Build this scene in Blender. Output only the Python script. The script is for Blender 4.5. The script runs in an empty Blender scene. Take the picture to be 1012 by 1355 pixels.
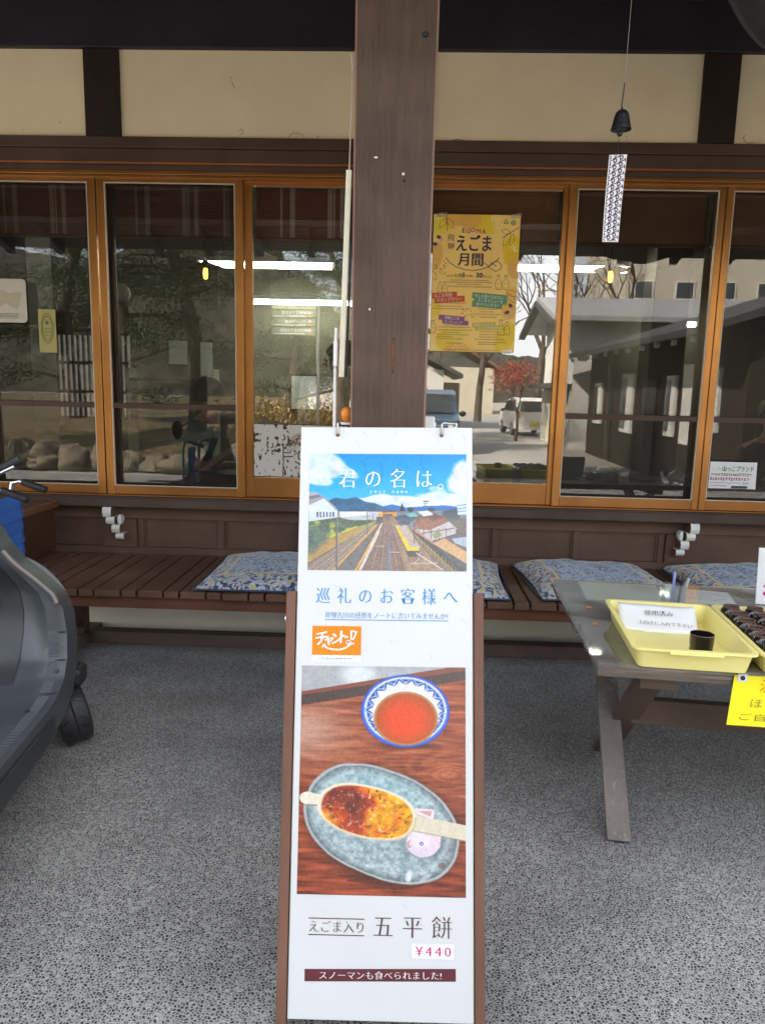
import bpy, math, random
import numpy as np
from mathutils import Vector, Matrix, Euler

R = math.radians
rng = random.Random(7)
nrg = np.random.default_rng(11)
sc = bpy.context.scene
col = sc.collection

# ------------------------------------------------------------------ camera
cd = bpy.data.cameras.new('camera')
cam = bpy.data.objects.new('camera', cd)
col.objects.link(cam)
yaw, pitch, roll = R(1.877), R(9.457), R(1.316)
fw = Vector((-math.sin(yaw), math.cos(yaw), 0)); rt = Vector((math.cos(yaw), math.sin(yaw), 0)); up = Vector((0, 0, 1))
f2 = fw*math.cos(pitch) - up*math.sin(pitch); u2 = up*math.cos(pitch) + fw*math.sin(pitch)
r3 = rt*math.cos(roll) + u2*math.sin(roll); u3 = u2*math.cos(roll) - rt*math.sin(roll)
cam.matrix_world = Matrix(((r3.x, u3.x, -f2.x, 0), (r3.y, u3.y, -f2.y, 0), (r3.z, u3.z, -f2.z, 1.42), (0, 0, 0, 1)))
cd.sensor_fit = 'VERTICAL'; cd.sensor_height = 36.0; cd.lens = 36.0*980/1355
cd.clip_start = 0.05; cd.clip_end = 1500
sc.camera = cam

# ------------------------------------------------------------------ sky, sun, exposure
SUN = Vector((-0.66, 0.47, 0.60)).normalized()
w = bpy.data.worlds.new('World'); sc.world = w; w.use_nodes = True
nt = w.node_tree; nt.nodes.clear()
sky = nt.nodes.new('ShaderNodeTexSky'); sky.sky_type = 'NISHITA'; sky.sun_disc = False
sky.sun_elevation = math.asin(SUN.z); sky.sun_rotation = math.atan2(SUN.x, SUN.y)
sky.dust_density = 2.0; sky.ozone_density = 1.0
# broken white cloud over the whole dome
tc = nt.nodes.new('ShaderNodeTexCoord'); mp = nt.nodes.new('ShaderNodeMapping'); mp.inputs['Scale'].default_value = (1.6, 1.6, 4.2)
ns = nt.nodes.new('ShaderNodeTexNoise'); ns.inputs['Scale'].default_value = 1.7; ns.inputs['Detail'].default_value = 7; ns.inputs['Roughness'].default_value = .58
cr = nt.nodes.new('ShaderNodeValToRGB'); cr.color_ramp.elements[0].position = .36; cr.color_ramp.elements[1].position = .62
mx = nt.nodes.new('ShaderNodeMix'); mx.data_type = 'RGBA'
mx.inputs[7].default_value = (9.9, 10.0, 10.2, 1)
bg = nt.nodes.new('ShaderNodeBackground'); bg.inputs[1].default_value = 0.09
out = nt.nodes.new('ShaderNodeOutputWorld')
L = nt.links.new
L(tc.outputs['Generated'], mp.inputs[0]); L(mp.outputs[0], ns.inputs['Vector']); L(ns.outputs['Fac'], cr.inputs[0])
L(cr.outputs[0], mx.inputs[0]); L(sky.outputs[0], mx.inputs[6]); L(mx.outputs[2], bg.inputs[0]); L(bg.outputs[0], out.inputs[0])

sl = bpy.data.lights.new('sun', 'SUN'); sl.energy = 5.0; sl.angle = R(0.53); sl.color = (1.0, .91, .77)
so = bpy.data.objects.new('sun', sl); col.objects.link(so)
so.rotation_mode = 'QUATERNION'; so.rotation_quaternion = SUN.to_track_quat('Z', 'Y'); so.location = SUN*40

sc.view_settings.view_transform = 'Standard'; sc.view_settings.look = 'None'
sc.view_settings.exposure = 2.32; sc.view_settings.gamma = 1.0; sc.view_settings.use_curve_mapping = False
sc.render.engine = 'CYCLES'
sc.cycles.use_denoising = True
try: sc.cycles.denoiser = 'OPENIMAGEDENOISE'
except Exception: pass
sc.cycles.max_bounces = 9; sc.cycles.diffuse_bounces = 5; sc.cycles.glossy_bounces = 5; sc.cycles.transparent_max_bounces = 24
sc.cycles.sample_clamp_indirect = 6
sc.cycles.caustics_reflective = False; sc.cycles.caustics_refractive = False

# ------------------------------------------------------------------ materials
def nodes(name):
    m = bpy.data.materials.new(name); m.use_nodes = True
    t = m.node_tree; b = t.nodes['Principled BSDF']
    return m, t, b
def c4(c): return (c[0], c[1], c[2], 1)
def s2l(*c):
    """sRGB 0..255 to linear"""
    return tuple(((v/255+.055)/1.055)**2.4 if v > 10 else v/255/12.92 for v in c)
def coords(t, scale=(1, 1, 1), kind='Object'):
    a = t.nodes.new('ShaderNodeTexCoord'); b = t.nodes.new('ShaderNodeMapping'); b.inputs['Scale'].default_value = scale
    t.links.new(a.outputs[kind], b.inputs[0]); return b.outputs[0]
def noise(t, vec, scale, detail=5, rough=.55, dist=0):
    n = t.nodes.new('ShaderNodeTexNoise'); n.inputs['Scale'].default_value = scale; n.inputs['Detail'].default_value = detail
    n.inputs['Roughness'].default_value = rough; n.inputs['Distortion'].default_value = dist
    t.links.new(vec, n.inputs['Vector']); return n.outputs['Fac']
def ramp(t, fac, stops):
    r = t.nodes.new('ShaderNodeValToRGB'); e = r.color_ramp.elements
    e[0].position, e[0].color = stops[0][0], c4(stops[0][1]); e[1].position, e[1].color = stops[-1][0], c4(stops[-1][1])
    for p, c in stops[1:-1]:
        k = e.new(p); k.color = c4(c)
    t.links.new(fac, r.inputs[0]); return r.outputs[0]
def mixc(t, fac, a, b, mode='MIX'):
    m = t.nodes.new('ShaderNodeMix'); m.data_type = 'RGBA'; m.blend_type = mode
    for v, i in ((fac, 0), (a, 6), (b, 7)):
        if hasattr(v, 'is_output'): t.links.new(v, m.inputs[i])
        elif i == 0: m.inputs[0].default_value = v
        else: m.inputs[i].default_value = c4(v)
    return m.outputs[2]
def bump(t, b, h, strength=.3, dist=.002, prev=None):
    n = t.nodes.new('ShaderNodeBump'); n.inputs['Strength'].default_value = strength; n.inputs['Distance'].default_value = dist
    t.links.new(h, n.inputs['Height']); t.links.new(n.outputs[0], b.inputs['Normal']); return n

def plain(name, c, rough=.6, metal=0, var=.12, scale=14, bmp=0, spec=.5, coat=0):
    m, t, b = nodes(name)
    v = coords(t); n = noise(t, v, scale)
    d = tuple(x*(1-var) for x in c); l = tuple(min(1, x*(1+var)) for x in c)
    t.links.new(ramp(t, n, [(.3, d), (.7, l)]), b.inputs['Base Color'])
    b.inputs['Roughness'].default_value = rough; b.inputs['Metallic'].default_value = metal
    b.inputs['Specular IOR Level'].default_value = spec; b.inputs['Coat Weight'].default_value = coat
    if bmp: bump(t, b, noise(t, v, scale*6), bmp, .001)
    return m
def wood(name, dark, light, axis='Z', rough=.6, grain=1.0, worn=None, spec=.4, wornfac=.62):
    m, t, b = nodes(name)
    s = [26, 26, 26]; s['XYZ'.index(axis)] = 1.1
    v = coords(t, tuple(s))
    n = noise(t, v, 1.6*grain, 7, .62, .6); fine = noise(t, v, 7*grain, 4, .6)
    c = ramp(t, n, [(.28, dark), (.72, light)])
    c = mixc(t, .35, c, ramp(t, fine, [(.35, dark), (.65, light)]))
    big = noise(t, coords(t), 3.1, 3)
    c = mixc(t, .5, c, ramp(t, big, [(.3, tuple(x*.72 for x in dark)), (.7, tuple(min(1, x*1.12) for x in light))]))
    if worn:
        k = noise(t, v, .8, 8, .7)
        kk = t.nodes.new('ShaderNodeMapRange'); kk.inputs[1].default_value = wornfac; kk.inputs[2].default_value = wornfac+.12
        t.links.new(k, kk.inputs[0]); c = mixc(t, kk.outputs[0], c, worn)
    t.links.new(c, b.inputs['Base Color'])
    rr = t.nodes.new('ShaderNodeMapRange'); rr.inputs[3].default_value = rough-.12; rr.inputs[4].default_value = rough+.12
    t.links.new(n, rr.inputs[0]); t.links.new(rr.outputs[0], b.inputs['Roughness'])
    b.inputs['Specular IOR Level'].default_value = spec
    bump(t, b, fine, .25, .0012)
    return m
def emit(name, c, s):
    m, t, b = nodes(name)
    b.inputs['Base Color'].default_value = c4(c); b.inputs['Emission Color'].default_value = c4(c); b.inputs['Emission Strength'].default_value = s
    return m
def pane_mat(name, f0, tint, wav=.0, rough=0.0, haze=None):
    m = bpy.data.materials.new(name); m.use_nodes = True; t = m.node_tree; t.nodes.clear()
    o = t.nodes.new('ShaderNodeOutputMaterial'); mix = t.nodes.new('ShaderNodeMixShader')
    tr = t.nodes.new('ShaderNodeBsdfTransparent'); tr.inputs[0].default_value = c4(tint)
    gl = t.nodes.new('ShaderNodeBsdfGlossy'); gl.inputs['Roughness'].default_value = rough; gl.inputs[0].default_value = (1, 1, 1, 1)
    g = t.nodes.new('ShaderNodeNewGeometry')
    d = t.nodes.new('ShaderNodeVectorMath'); d.operation = 'DOT_PRODUCT'
    t.links.new(g.outputs['Incoming'], d.inputs[0]); t.links.new(g.outputs['Normal'], d.inputs[1])
    def ma(op, a, b=None):
        n = t.nodes.new('ShaderNodeMath'); n.operation = op
        for i, x in enumerate((a, b)):
            if x is None: continue
            if hasattr(x, 'is_output'): t.links.new(x, n.inputs[i])
            else: n.inputs[i].default_value = x
        return n.outputs[0]
    s = ma('POWER', ma('SUBTRACT', 1.0, ma('ABSOLUTE', d.outputs['Value'])), 5.0)
    fac = ma('ADD', ma('MULTIPLY', s, 1-f0), f0)
    if wav:
        bn = t.nodes.new('ShaderNodeBump'); bn.inputs['Strength'].default_value = wav; bn.inputs['Distance'].default_value = .01
        t.links.new(noise(t, coords(t), 2.2, 2), bn.inputs['Height']); t.links.new(bn.outputs[0], gl.inputs['Normal'])
    a = tr.outputs[0]
    if haze:
        df = t.nodes.new('ShaderNodeBsdfDiffuse'); df.inputs[0].default_value = c4(haze[0]); m2 = t.nodes.new('ShaderNodeMixShader'); m2.inputs[0].default_value = haze[1]
        t.links.new(tr.outputs[0], m2.inputs[1]); t.links.new(df.outputs[0], m2.inputs[2]); a = m2.outputs[0]
    t.links.new(fac, mix.inputs[0]); t.links.new(a, mix.inputs[1]); t.links.new(gl.outputs[0], mix.inputs[2]); t.links.new(mix.outputs[0], o.inputs[0])
    return m
def attr_mat(name, rough=.45, spec=.4, coat=0):
    m, t, b = nodes(name)
    a = t.nodes.new('ShaderNodeVertexColor'); a.layer_name = 'print'
    t.links.new(a.outputs[0], b.inputs['Base Color']); b.inputs['Roughness'].default_value = rough
    b.inputs['Specular IOR Level'].default_value = spec; b.inputs['Coat Weight'].default_value = coat; b.inputs['Coat Roughness'].default_value = .15
    return m
def flat(name, c, rough=.5, spec=.35):
    return plain(name, c, rough, 0, .04, 30, 0, spec)

DK = (.036, .021, .016)
M = {}
M['beam'] = wood('dark_beam_wood', (.022, .019, .027), (.036, .030, .038), 'X', .55, spec=.2)
M['beamz'] = wood('dark_stud_wood', (.022, .014, .013), (.036, .022, .019), 'Z', .62, spec=.2)
M['lintel'] = wood('lintel_wood', (.070, .044, .034), (.105, .066, .050), 'X', .5, spec=.2)
M['groove'] = wood('groove_strip_wood', (.22, .08, .03), (.36, .13, .05), 'X', .4)
M['post'] = wood('brown_post_wood', (.050, .032, .024), (.132, .088, .067), 'Z', .55, 1.6, worn=(.20, .16, .14), wornfac=.74, spec=.2)
M['postedge'] = wood('worn_post_edge', (.16, .09, .06), (.30, .19, .14), 'Z', .7, 1.6)
M['ledge'] = wood('ledge_wood', (.070, .048, .040), (.110, .076, .062), 'X', .5, 1, worn=(.20, .11, .07), wornfac=.68, spec=.2)
M['wains'] = wood('wainscot_wood', (.120, .072, .051), (.160, .098, .072), 'X', .55, spec=.2)
M['wainsz'] = wood('wainscot_stile_wood', (.114, .068, .048), (.154, .094, .069), 'Z', .55, spec=.2)
M['bronze'] = wood('bronze_sash', (.40, .172, .042), (.50, .222, .062), 'Z', .33, .7, spec=.6)
M['bronzex'] = wood('bronze_rail', (.34, .145, .040), (.42, .185, .056), 'X', .37, .7, spec=.6)
for k in ('bronze', 'bronzex'): M[k].node_tree.nodes['Principled BSDF'].inputs['Metallic'].default_value = .78
M['bead'] = plain('pale_bead', (.62, .55, .44), .4)
M['slat'] = wood('bench_slat_wood', (.085, .044, .029), (.180, .100, .068), 'Y', .55, 1, worn=(.20, .13, .09), wornfac=.64, spec=.2)
M['apron'] = wood('bench_apron_wood', (.085, .030, .016), (.15, .058, .032), 'X', .5)
M['bleg'] = wood('bench_leg_wood', (.060, .026, .018), (.10, .046, .033), 'Z', .6)
M['frame'] = wood('sign_frame_wood', (.105, .048, .030), (.20, .095, .062), 'Y', .55, .8, worn=(.27, .17, .12), wornfac=.7)
M['tabw'] = wood('weathered_plank', (.075, .058, .047), (.23, .185, .155), 'X', .6, 1, worn=(.46, .42, .39), wornfac=.58)
M['tabl'] = wood('weathered_leg', (.095, .080, .072), (.24, .205, .185), 'Z', .75, 1.2, worn=(.36, .33, .31), wornfac=.58)
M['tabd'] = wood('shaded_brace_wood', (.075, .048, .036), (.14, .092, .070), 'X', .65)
M['cab'] = wood('cabinet_wood', (.055, .023, .011), (.095, .042, .021), 'Z', .5)
M['cabtop'] = wood('cabinet_edge_wood', (.13, .05, .02), (.22, .09, .038), 'X', .45)
M['pole'] = plain('cream_plastic', (.74, .70, .56), .5)
M['white'] = plain('white_plastic', (.80, .80, .79), .45, 0, .03)
M['chrome'] = plain('chrome', (.75, .75, .76), .18, 1, .03)
M['steel'] = plain('dull_steel', (.45, .44, .43), .35, 1, .08)
M['black'] = plain('black_rubber', (.022, .022, .024), .5, 0, .2, 20, .15)
M['blackp'] = plain('black_plastic', (.025, .025, .027), .35)
M['iron'] = plain('cast_iron', (.035, .037, .042), .42, .7, .25, 60, .5)
M['rust'] = plain('rust', (.16, .06, .028), .8, 0, .4, 90)
M['yellow'] = plain('yellow_plastic', (.90, .80, .29), .38, 0, .03, 8)
M['cup'] = plain('black_glaze', (.010, .008, .008), .12, 0, .3, 40, 0, .6, .5)
M['cuprim'] = plain('brown_glaze', (.11, .062, .045), .25, 0, .25, 60)
M['blue'] = plain('blue_canvas', (.040, .145, .50), .75, 0, .12, 40, .3)
M['tyre_grey'] = plain('grey_tyre', (.36, .36, .35), .8, 0, .1, 50, .4)
M['paper'] = plain('white_paper', (.80, .81, .82), .7, 0, .03, 9)
M['acryl'] = pane_mat('clear_acrylic', .07, (.93, .95, .95), 0, .03, ((.8, .85, .88), .10))
M['vinyl'] = pane_mat('clear_vinyl_sheet', .09, (.93, .95, .94), .25, .06, ((.55, .58, .57), .13))
M['glass'] = pane_mat('window_glass', .20, (.80, .83, .80), .022)
M['bulb'] = emit('amber_bulb', (1, .50, .06), 2.2)
M['tube'] = emit('fluorescent_tube', (.93, 1, .80), 9.0)
M['washi'] = plain('washi_paper', (.62, .58, .46), .8)
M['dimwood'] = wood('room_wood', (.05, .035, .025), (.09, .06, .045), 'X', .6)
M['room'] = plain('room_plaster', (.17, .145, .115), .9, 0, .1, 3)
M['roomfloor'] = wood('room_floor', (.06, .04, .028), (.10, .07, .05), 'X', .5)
M['roof'] = plain('roof_sheet', (.05, .045, .045), .5)
M['screen'] = None

def plaster(name, c, stain):
    m, t, b = nodes(name); v = coords(t)
    n = noise(t, v, 2.5, 6, .6); f = noise(t, v, 60, 4)
    cc = ramp(t, n, [(.3, tuple(x*.90 for x in c)), (.7, c)])
    k = noise(t, coords(t, (3, 3, 9)), 2.0, 7, .7); r = t.nodes.new('ShaderNodeMapRange'); r.inputs[1].default_value = .66; r.inputs[2].default_value = .80
    t.links.new(k, r.inputs[0]); cc = mixc(t, r.outputs[0], cc, stain)
    t.links.new(cc, b.inputs['Base Color']); b.inputs['Roughness'].default_value = .92; b.inputs['Specular IOR Level'].default_value = .15
    bump(t, b, f, .3, .001); return m
M['plaster'] = plaster('cream_plaster', (.84, .71, .50), (.62, .48, .30))
M['footing'] = plaster('footing_render', (.80, .76, .63), (.58, .52, .40))

def mesh_screen(name):
    m = bpy.data.materials.new(name); m.use_nodes = True; t = m.node_tree; t.nodes.clear()
    o = t.nodes.new('ShaderNodeOutputMaterial'); mix = t.nodes.new('ShaderNodeMixShader')
    tr = t.nodes.new('ShaderNodeBsdfTransparent'); df = t.nodes.new('ShaderNodeBsdfDiffuse'); df.inputs[0].default_value = (.03, .028, .026, 1)
    v = coords(t, (1, 1, 1)); n = noise(t, v, 3.0, 3)
    mr = t.nodes.new('ShaderNodeMapRange'); mr.inputs[3].default_value = .13; mr.inputs[4].default_value = .22
    t.links.new(n, mr.inputs[0]); t.links.new(mr.outputs[0], mix.inputs[0])
    t.links.new(tr.outputs[0], mix.inputs[1]); t.links.new(df.outputs[0], mix.inputs[2]); t.links.new(mix.outputs[0], o.inputs[0]); return m
M['screen'] = mesh_screen('insect_mesh')

def aggregate():
    """washed-pebble paving: grey cement with dark rounded pebbles"""
    m, t, b = nodes('washed_pebble_paving'); v = coords(t)
    wn = t.nodes.new('ShaderNodeTexNoise'); wn.inputs['Scale'].default_value = 60; t.links.new(v, wn.inputs['Vector'])
    wv = t.nodes.new('ShaderNodeVectorMath'); wv.operation = 'MULTIPLY_ADD'; wv.inputs[1].default_value = (.007, .007, .007)
    t.links.new(wn.outputs['Color'], wv.inputs[0]); t.links.new(v, wv.inputs[2])
    def vor(scale, feat):
        n = t.nodes.new('ShaderNodeTexVoronoi'); n.inputs['Scale'].default_value = scale; n.feature = feat; t.links.new(wv.outputs[0], n.inputs['Vector']); return n
    a = vor(120, 'F1'); e = vor(120, 'DISTANCE_TO_EDGE')
    peb = ramp(t, a.outputs['Color'], [(.0, (.016, .017, .019)), (.45, (.052, .054, .056)), (.72, (.145, .145, .14)), (1., (.55, .54, .52))])
    cem = ramp(t, noise(t, v, 150, 5, .6), [(.3, (.28, .275, .262)), (.7, (.53, .52, .50))])
    mr = t.nodes.new('ShaderNodeMapRange'); mr.inputs[1].default_value = .07; mr.inputs[2].default_value = .24
    t.links.new(e.outputs['Distance'], mr.inputs[0]); c = mixc(t, mr.outputs[0], cem, peb)
    st = noise(t, v, 1.3, 5, .65); c = mixc(t, .8, c, ramp(t, st, [(.28, (.44, .44, .45)), (.62, (1, 1, 1))]), 'MULTIPLY')
    dk = noise(t, v, 5.0, 4, .6); r2 = t.nodes.new('ShaderNodeMapRange'); r2.inputs[1].default_value = .70; r2.inputs[2].default_value = .80; r2.inputs[4].default_value = .55
    t.links.new(dk, r2.inputs[0]); c = mixc(t, r2.outputs[0], c, (.05, .05, .052))
    t.links.new(c, b.inputs['Base Color']); b.inputs['Roughness'].default_value = .72; b.inputs['Specular IOR Level'].default_value = .35
    bump(t, b, e.outputs['Distance'], .75, .006); return m
M['paving'] = aggregate()
def asphalt(name, c):
    m, t, b = nodes(name); v = coords(t)
    a = noise(t, v, 90, 4, .7); s = noise(t, v, .5, 6, .6)
    cc = ramp(t, a, [(.3, tuple(x*.75 for x in c)), (.7, tuple(x*1.2 for x in c))]); cc = mixc(t, .5, cc, ramp(t, s, [(.3, tuple(x*.7 for x in c)), (.7, tuple(x*1.25 for x in c))]))
    t.links.new(cc, b.inputs['Base Color']); b.inputs['Roughness'].default_value = .85; bump(t, b, a, .3, .003); return m
M['road'] = asphalt('pale_asphalt', (.34, .325, .29))
M['ground'] = asphalt('gravel_ground', (.36, .33, .27))

def blind_mat(name, c1, c2, stripes):
    m, t, b = nodes(name); v = coords(t)
    wv = t.nodes.new('ShaderNodeTexWave'); wv.bands_direction = 'Z'; wv.inputs['Scale'].default_value = 38; wv.inputs['Distortion'].default_value = .3; t.links.new(v, wv.inputs['Vector'])
    c = ramp(t, wv.outputs['Fac'], [(.2, tuple(x*.55 for x in c1)), (.7, c1)])
    if stripes:
        n = t.nodes.new('ShaderNodeTexNoise'); n.noise_dimensions = '1D'; n.inputs['Scale'].default_value = 17; n.inputs['Detail'].default_value = 2
        sx = t.nodes.new('ShaderNodeSeparateXYZ'); t.links.new(v, sx.inputs[0]); t.links.new(sx.outputs[0], n.inputs['W'])
        r = t.nodes.new('ShaderNodeMapRange'); r.inputs[1].default_value = .56; r.inputs[2].default_value = .58; t.links.new(n.outputs['Fac'], r.inputs[0])
        c = mixc(t, r.outputs[0], c, c2)
    else:
        w2 = t.nodes.new('ShaderNodeTexWave'); w2.bands_direction = 'X'; w2.inputs['Scale'].default_value = 22; t.links.new(v, w2.inputs['Vector'])
        c = mixc(t, ramp(t, w2.outputs['Fac'], [(.0, (.5, .5, .5)), (.12, (0, 0, 0))]), c, c2)
    t.links.new(c, b.inputs['Base Color']); b.inputs['Roughness'].default_value = .7; bump(t, b, wv.outputs['Fac'], .5, .003); return m
M['blind_a'] = blind_mat('striped_reed', (.25, .085, .062), (.44, .31, .24), True)
M['blind_b'] = blind_mat('woven_reed', (.42, .19, .085), (.22, .10, .045), False)

def damask():
    m, t, b = nodes('blue_damask'); v = coords(t)
    n = t.nodes.new('ShaderNodeTexNoise'); n.inputs['Scale'].default_value = 26; n.inputs['Detail'].default_value = 2; n.inputs['Distortion'].default_value = 2.6; t.links.new(v, n.inputs['Vector'])
    swirl = ramp(t, n.outputs['Fac'], [(.40, (.050, .080, .16)), (.47, (.17, .24, .38)), (.52, (.50, .60, .76)), (.60, (.22, .32, .50)), (.68, (.56, .64, .76))])
    nb = t.nodes.new('ShaderNodeTexNoise'); nb.inputs['Scale'].default_value = 15; nb.inputs['Detail'].default_value = 1.5; nb.inputs['Distortion'].default_value = 3.4; t.links.new(v, nb.inputs['Vector'])
    border = ramp(t, nb.outputs['Fac'], [(.40, (.035, .050, .11)), (.48, (.14, .19, .31)), (.52, (.66, .71, .78)), (.58, (.32, .42, .60)), (.61, (.66, .45, .08)), (.70, (.76, .54, .13))])
    s = t.nodes.new('ShaderNodeSeparateXYZ'); t.links.new(v, s.inputs[0])
    def ma(op, a, b_=None, c_=None):
        q = t.nodes.new('ShaderNodeMath'); q.operation = op
        for i, x in enumerate((a, b_, c_)):
            if x is None: continue
            if hasattr(x, 'is_output'): t.links.new(x, q.inputs[i])
            else: q.inputs[i].default_value = x
        return q.outputs[0]
    ax, ay = ma('ABSOLUTE', s.outputs[0]), ma('ABSOLUTE', s.outputs[1])
    d = ma('MAXIMUM', ax, ay)
    inb = ma('GREATER_THAN', d, .245)
    c = mixc(t, inb, swirl, border)
    gold = ma('MULTIPLY', ma('GREATER_THAN', d, .236), ma('LESS_THAN', d, .249))
    c = mixc(t, gold, c, (.66, .54, .22))
    t.links.new(c, b.inputs['Base Color']); b.inputs['Roughness'].default_value = .62
    b.inputs['Sheen Weight'].default_value = .3
    bump(t, b, n.outputs['Fac'], .35, .003); return m
M['damask'] = damask()

# ------------------------------------------------------------------ mesh building
ORI = {}
class MB:
    def __init__(s): s.v = []; s.f = []; s.m = []
    def add(s, vs, fs, mi=0):
        o = len(s.v); s.v += [tuple(p) for p in vs]; s.f += [tuple(i+o for i in f) for f in fs]; s.m += [mi]*len(fs); return s
    def box(s, x0, x1, y0, y1, z0, z1, mi=0, mat=None):
        vs = [Vector((x, y, z)) for z in (z0, z1) for y in (y0, y1) for x in (x0, x1)]
        if mat is not None: vs = [mat @ p for p in vs]
        return s.add(vs, [(0, 2, 3, 1), (4, 5, 7, 6), (0, 1, 5, 4), (2, 6, 7, 3), (0, 4, 6, 2), (1, 3, 7, 5)], mi)
    def bar(s, a, b, wd, h, upv=(0, 0, 1), mi=0):
        a, b = Vector(a), Vector(b); d = b-a; l = d.length; d.normalize()
        u = Vector(upv); x = d.cross(u).normalized(); u = x.cross(d).normalized()
        m = Matrix(((d.x, x.x, u.x, a.x), (d.y, x.y, u.y, a.y), (d.z, x.z, u.z, a.z), (0, 0, 0, 1)))
        return s.box(0, l, -wd/2, wd/2, -h/2, h/2, mi, m)
    def tube(s, pts, r, n=10, caps=True, mi=0):
        pts = [Vector(p) for p in pts]; k = len(pts)
        rs = r if isinstance(r, (list, tuple)) else [r]*k
        o = len(s.v); prev = None
        for i, p in enumerate(pts):
            d = (pts[min(i+1, k-1)]-pts[max(i-1, 0)]).normalized()
            if prev is None: x = d.orthogonal().normalized()
            else:
                x = prev - d*prev.dot(d); x = x.normalized() if x.length > 1e-6 else d.orthogonal().normalized()
            prev = x; y = d.cross(x)
            for j in range(n):
                a = 2*math.pi*j/n; s.v.append(tuple(p + (x*math.cos(a)+y*math.sin(a))*rs[i]))
        for i in range(k-1):
            for j in range(n):
                s.f.append((o+i*n+j, o+i*n+(j+1) % n, o+(i+1)*n+(j+1) % n, o+(i+1)*n+j)); s.m.append(mi)
        if caps:
            s.f.append(tuple(o+j for j in reversed(range(n)))); s.f.append(tuple(o+(k-1)*n+j for j in range(n))); s.m += [mi, mi]
        return s
    def lathe(s, prof, c=(0, 0, 0), n=24, mi=0, mat=None):
        o = len(s.v); c = Vector(c)
        for r, z in prof:
            for j in range(n):
                a = 2*math.pi*j/n; p = Vector((r*math.cos(a), r*math.sin(a), z))
                s.v.append(tuple((mat @ p if mat is not None else p) + c))
        for i in range(len(prof)-1):
            for j in range(n):
                s.f.append((o+i*n+j, o+i*n+(j+1) % n, o+(i+1)*n+(j+1) % n, o+(i+1)*n+j)); s.m.append(mi)
        return s
    def grid(s, fn, nu, nv, mi=0, flip=False):
        o = len(s.v)
        for j in range(nv+1):
            for i in range(nu+1): s.v.append(tuple(fn(i/nu, j/nv)))
        for j in range(nv):
            for i in range(nu):
                a = o+j*(nu+1)+i; q = (a, a+1, a+nu+2, a+nu+1)
                s.f.append(q[::-1] if flip else q); s.m.append(mi)
        return s
    def ell(s, c, rad, n=16, k=10, mi=0):
        return s.lathe([(max(1e-4, math.sin(math.pi*i/k))*rad[0], -math.cos(math.pi*i/k)*rad[2]) for i in range(k+1)], c, n, mi)
    def prism(s, poly, y0, y1, mi=0, plane='XZ'):
        n = len(poly); P = (lambda a, b, t: (a, t, b)) if plane == 'XZ' else (lambda a, b, t: (t, a, b)) if plane == 'YZ' else (lambda a, b, t: (a, b, t))
        vs = [P(a, b, y0) for a, b in poly]+[P(a, b, y1) for a, b in poly]
        fs = [tuple(range(n)), tuple(reversed(range(n, 2*n)))]+[(i, n+i, n+(i+1) % n, (i+1) % n) for i in range(n)]
        return s.add(vs, fs, mi)
    def build(s, name, mats, parent=None, smooth=False, bevel=0, local=False, at=None, solid=0, sub=0, label=None):
        me = bpy.data.meshes.new(name)
        org = Vector((0, 0, 0))
        if not local:
            if parent is not None: org = ORI.get(parent, Vector((0, 0, 0)))
            elif at is not None: org = Vector(at)
        me.from_pydata([tuple(Vector(p)-org) for p in s.v], [], s.f)
        if not isinstance(mats, (list, tuple)): mats = [mats]
        for m in mats: me.materials.append(m)
        if len(mats) > 1: me.polygons.foreach_set('material_index', s.m)
        fixn(me)
        if smooth:
            me.polygons.foreach_set('use_smooth', [True]*len(me.polygons))
            try: me.set_sharp_from_angle(angle=R(38))
            except Exception: pass
        me.update()
        return link(me, name, parent, org if parent is None else None, bevel, solid, sub, label)
import bmesh
from mathutils import noise as mnoise
def fixn(me):
    b = bmesh.new(); b.from_mesh(me); bmesh.ops.recalc_face_normals(b, faces=b.faces); b.to_mesh(me); b.free()
def link(me, name, parent=None, loc=None, bevel=0, solid=0, sub=0, label=None):
    o = bpy.data.objects.new(name, me); col.objects.link(o)
    if parent is not None: o.parent = parent; ORI[o] = ORI.get(parent, Vector((0, 0, 0)))
    elif loc is not None: o.location = loc; ORI[o] = Vector(loc)
    if solid:
        q = o.modifiers.new('s', 'SOLIDIFY'); q.thickness = solid; q.offset = 0
    if sub:
        q = o.modifiers.new('u', 'SUBSURF'); q.levels = sub; q.render_levels = sub
    if bevel:
        q = o.modifiers.new('b', 'BEVEL'); q.width = bevel; q.segments = 2; q.limit_method = 'ANGLE'; q.angle_limit = R(40); q.harden_normals = False
    if label: o['label'] = label
    return o
def tag(o, label, cat, group=None):
    o['label'] = label; o['category'] = cat
    if group: o['group'] = group
    return o
def thing(name, label, cat, loc=(0, 0, 0), group=None, rot=None):
    o = bpy.data.objects.new(name, None); col.objects.link(o); o.empty_display_size = .1
    o.location = loc; ORI[o] = Vector(loc)
    if rot is not None: o.rotation_euler = rot
    return tag(o, label, cat, group)
def struct(o): o['kind'] = 'structure'; return o
def copy_thing(root, loc, rz=0, label=None):
    r = root.copy(); col.objects.link(r); r.location = loc; r.rotation_euler = (0, 0, rz)
    if label: r['label'] = label
    for c in list(root.children):
        d = c.copy(); col.objects.link(d); d.parent = r
        for g in c.children:
            e = g.copy(); col.objects.link(e); e.parent = d
    return r
def B(x0, x1, y0, y1, z0, z1): return MB().box(x0, x1, y0, y1, z0, z1)

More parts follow.
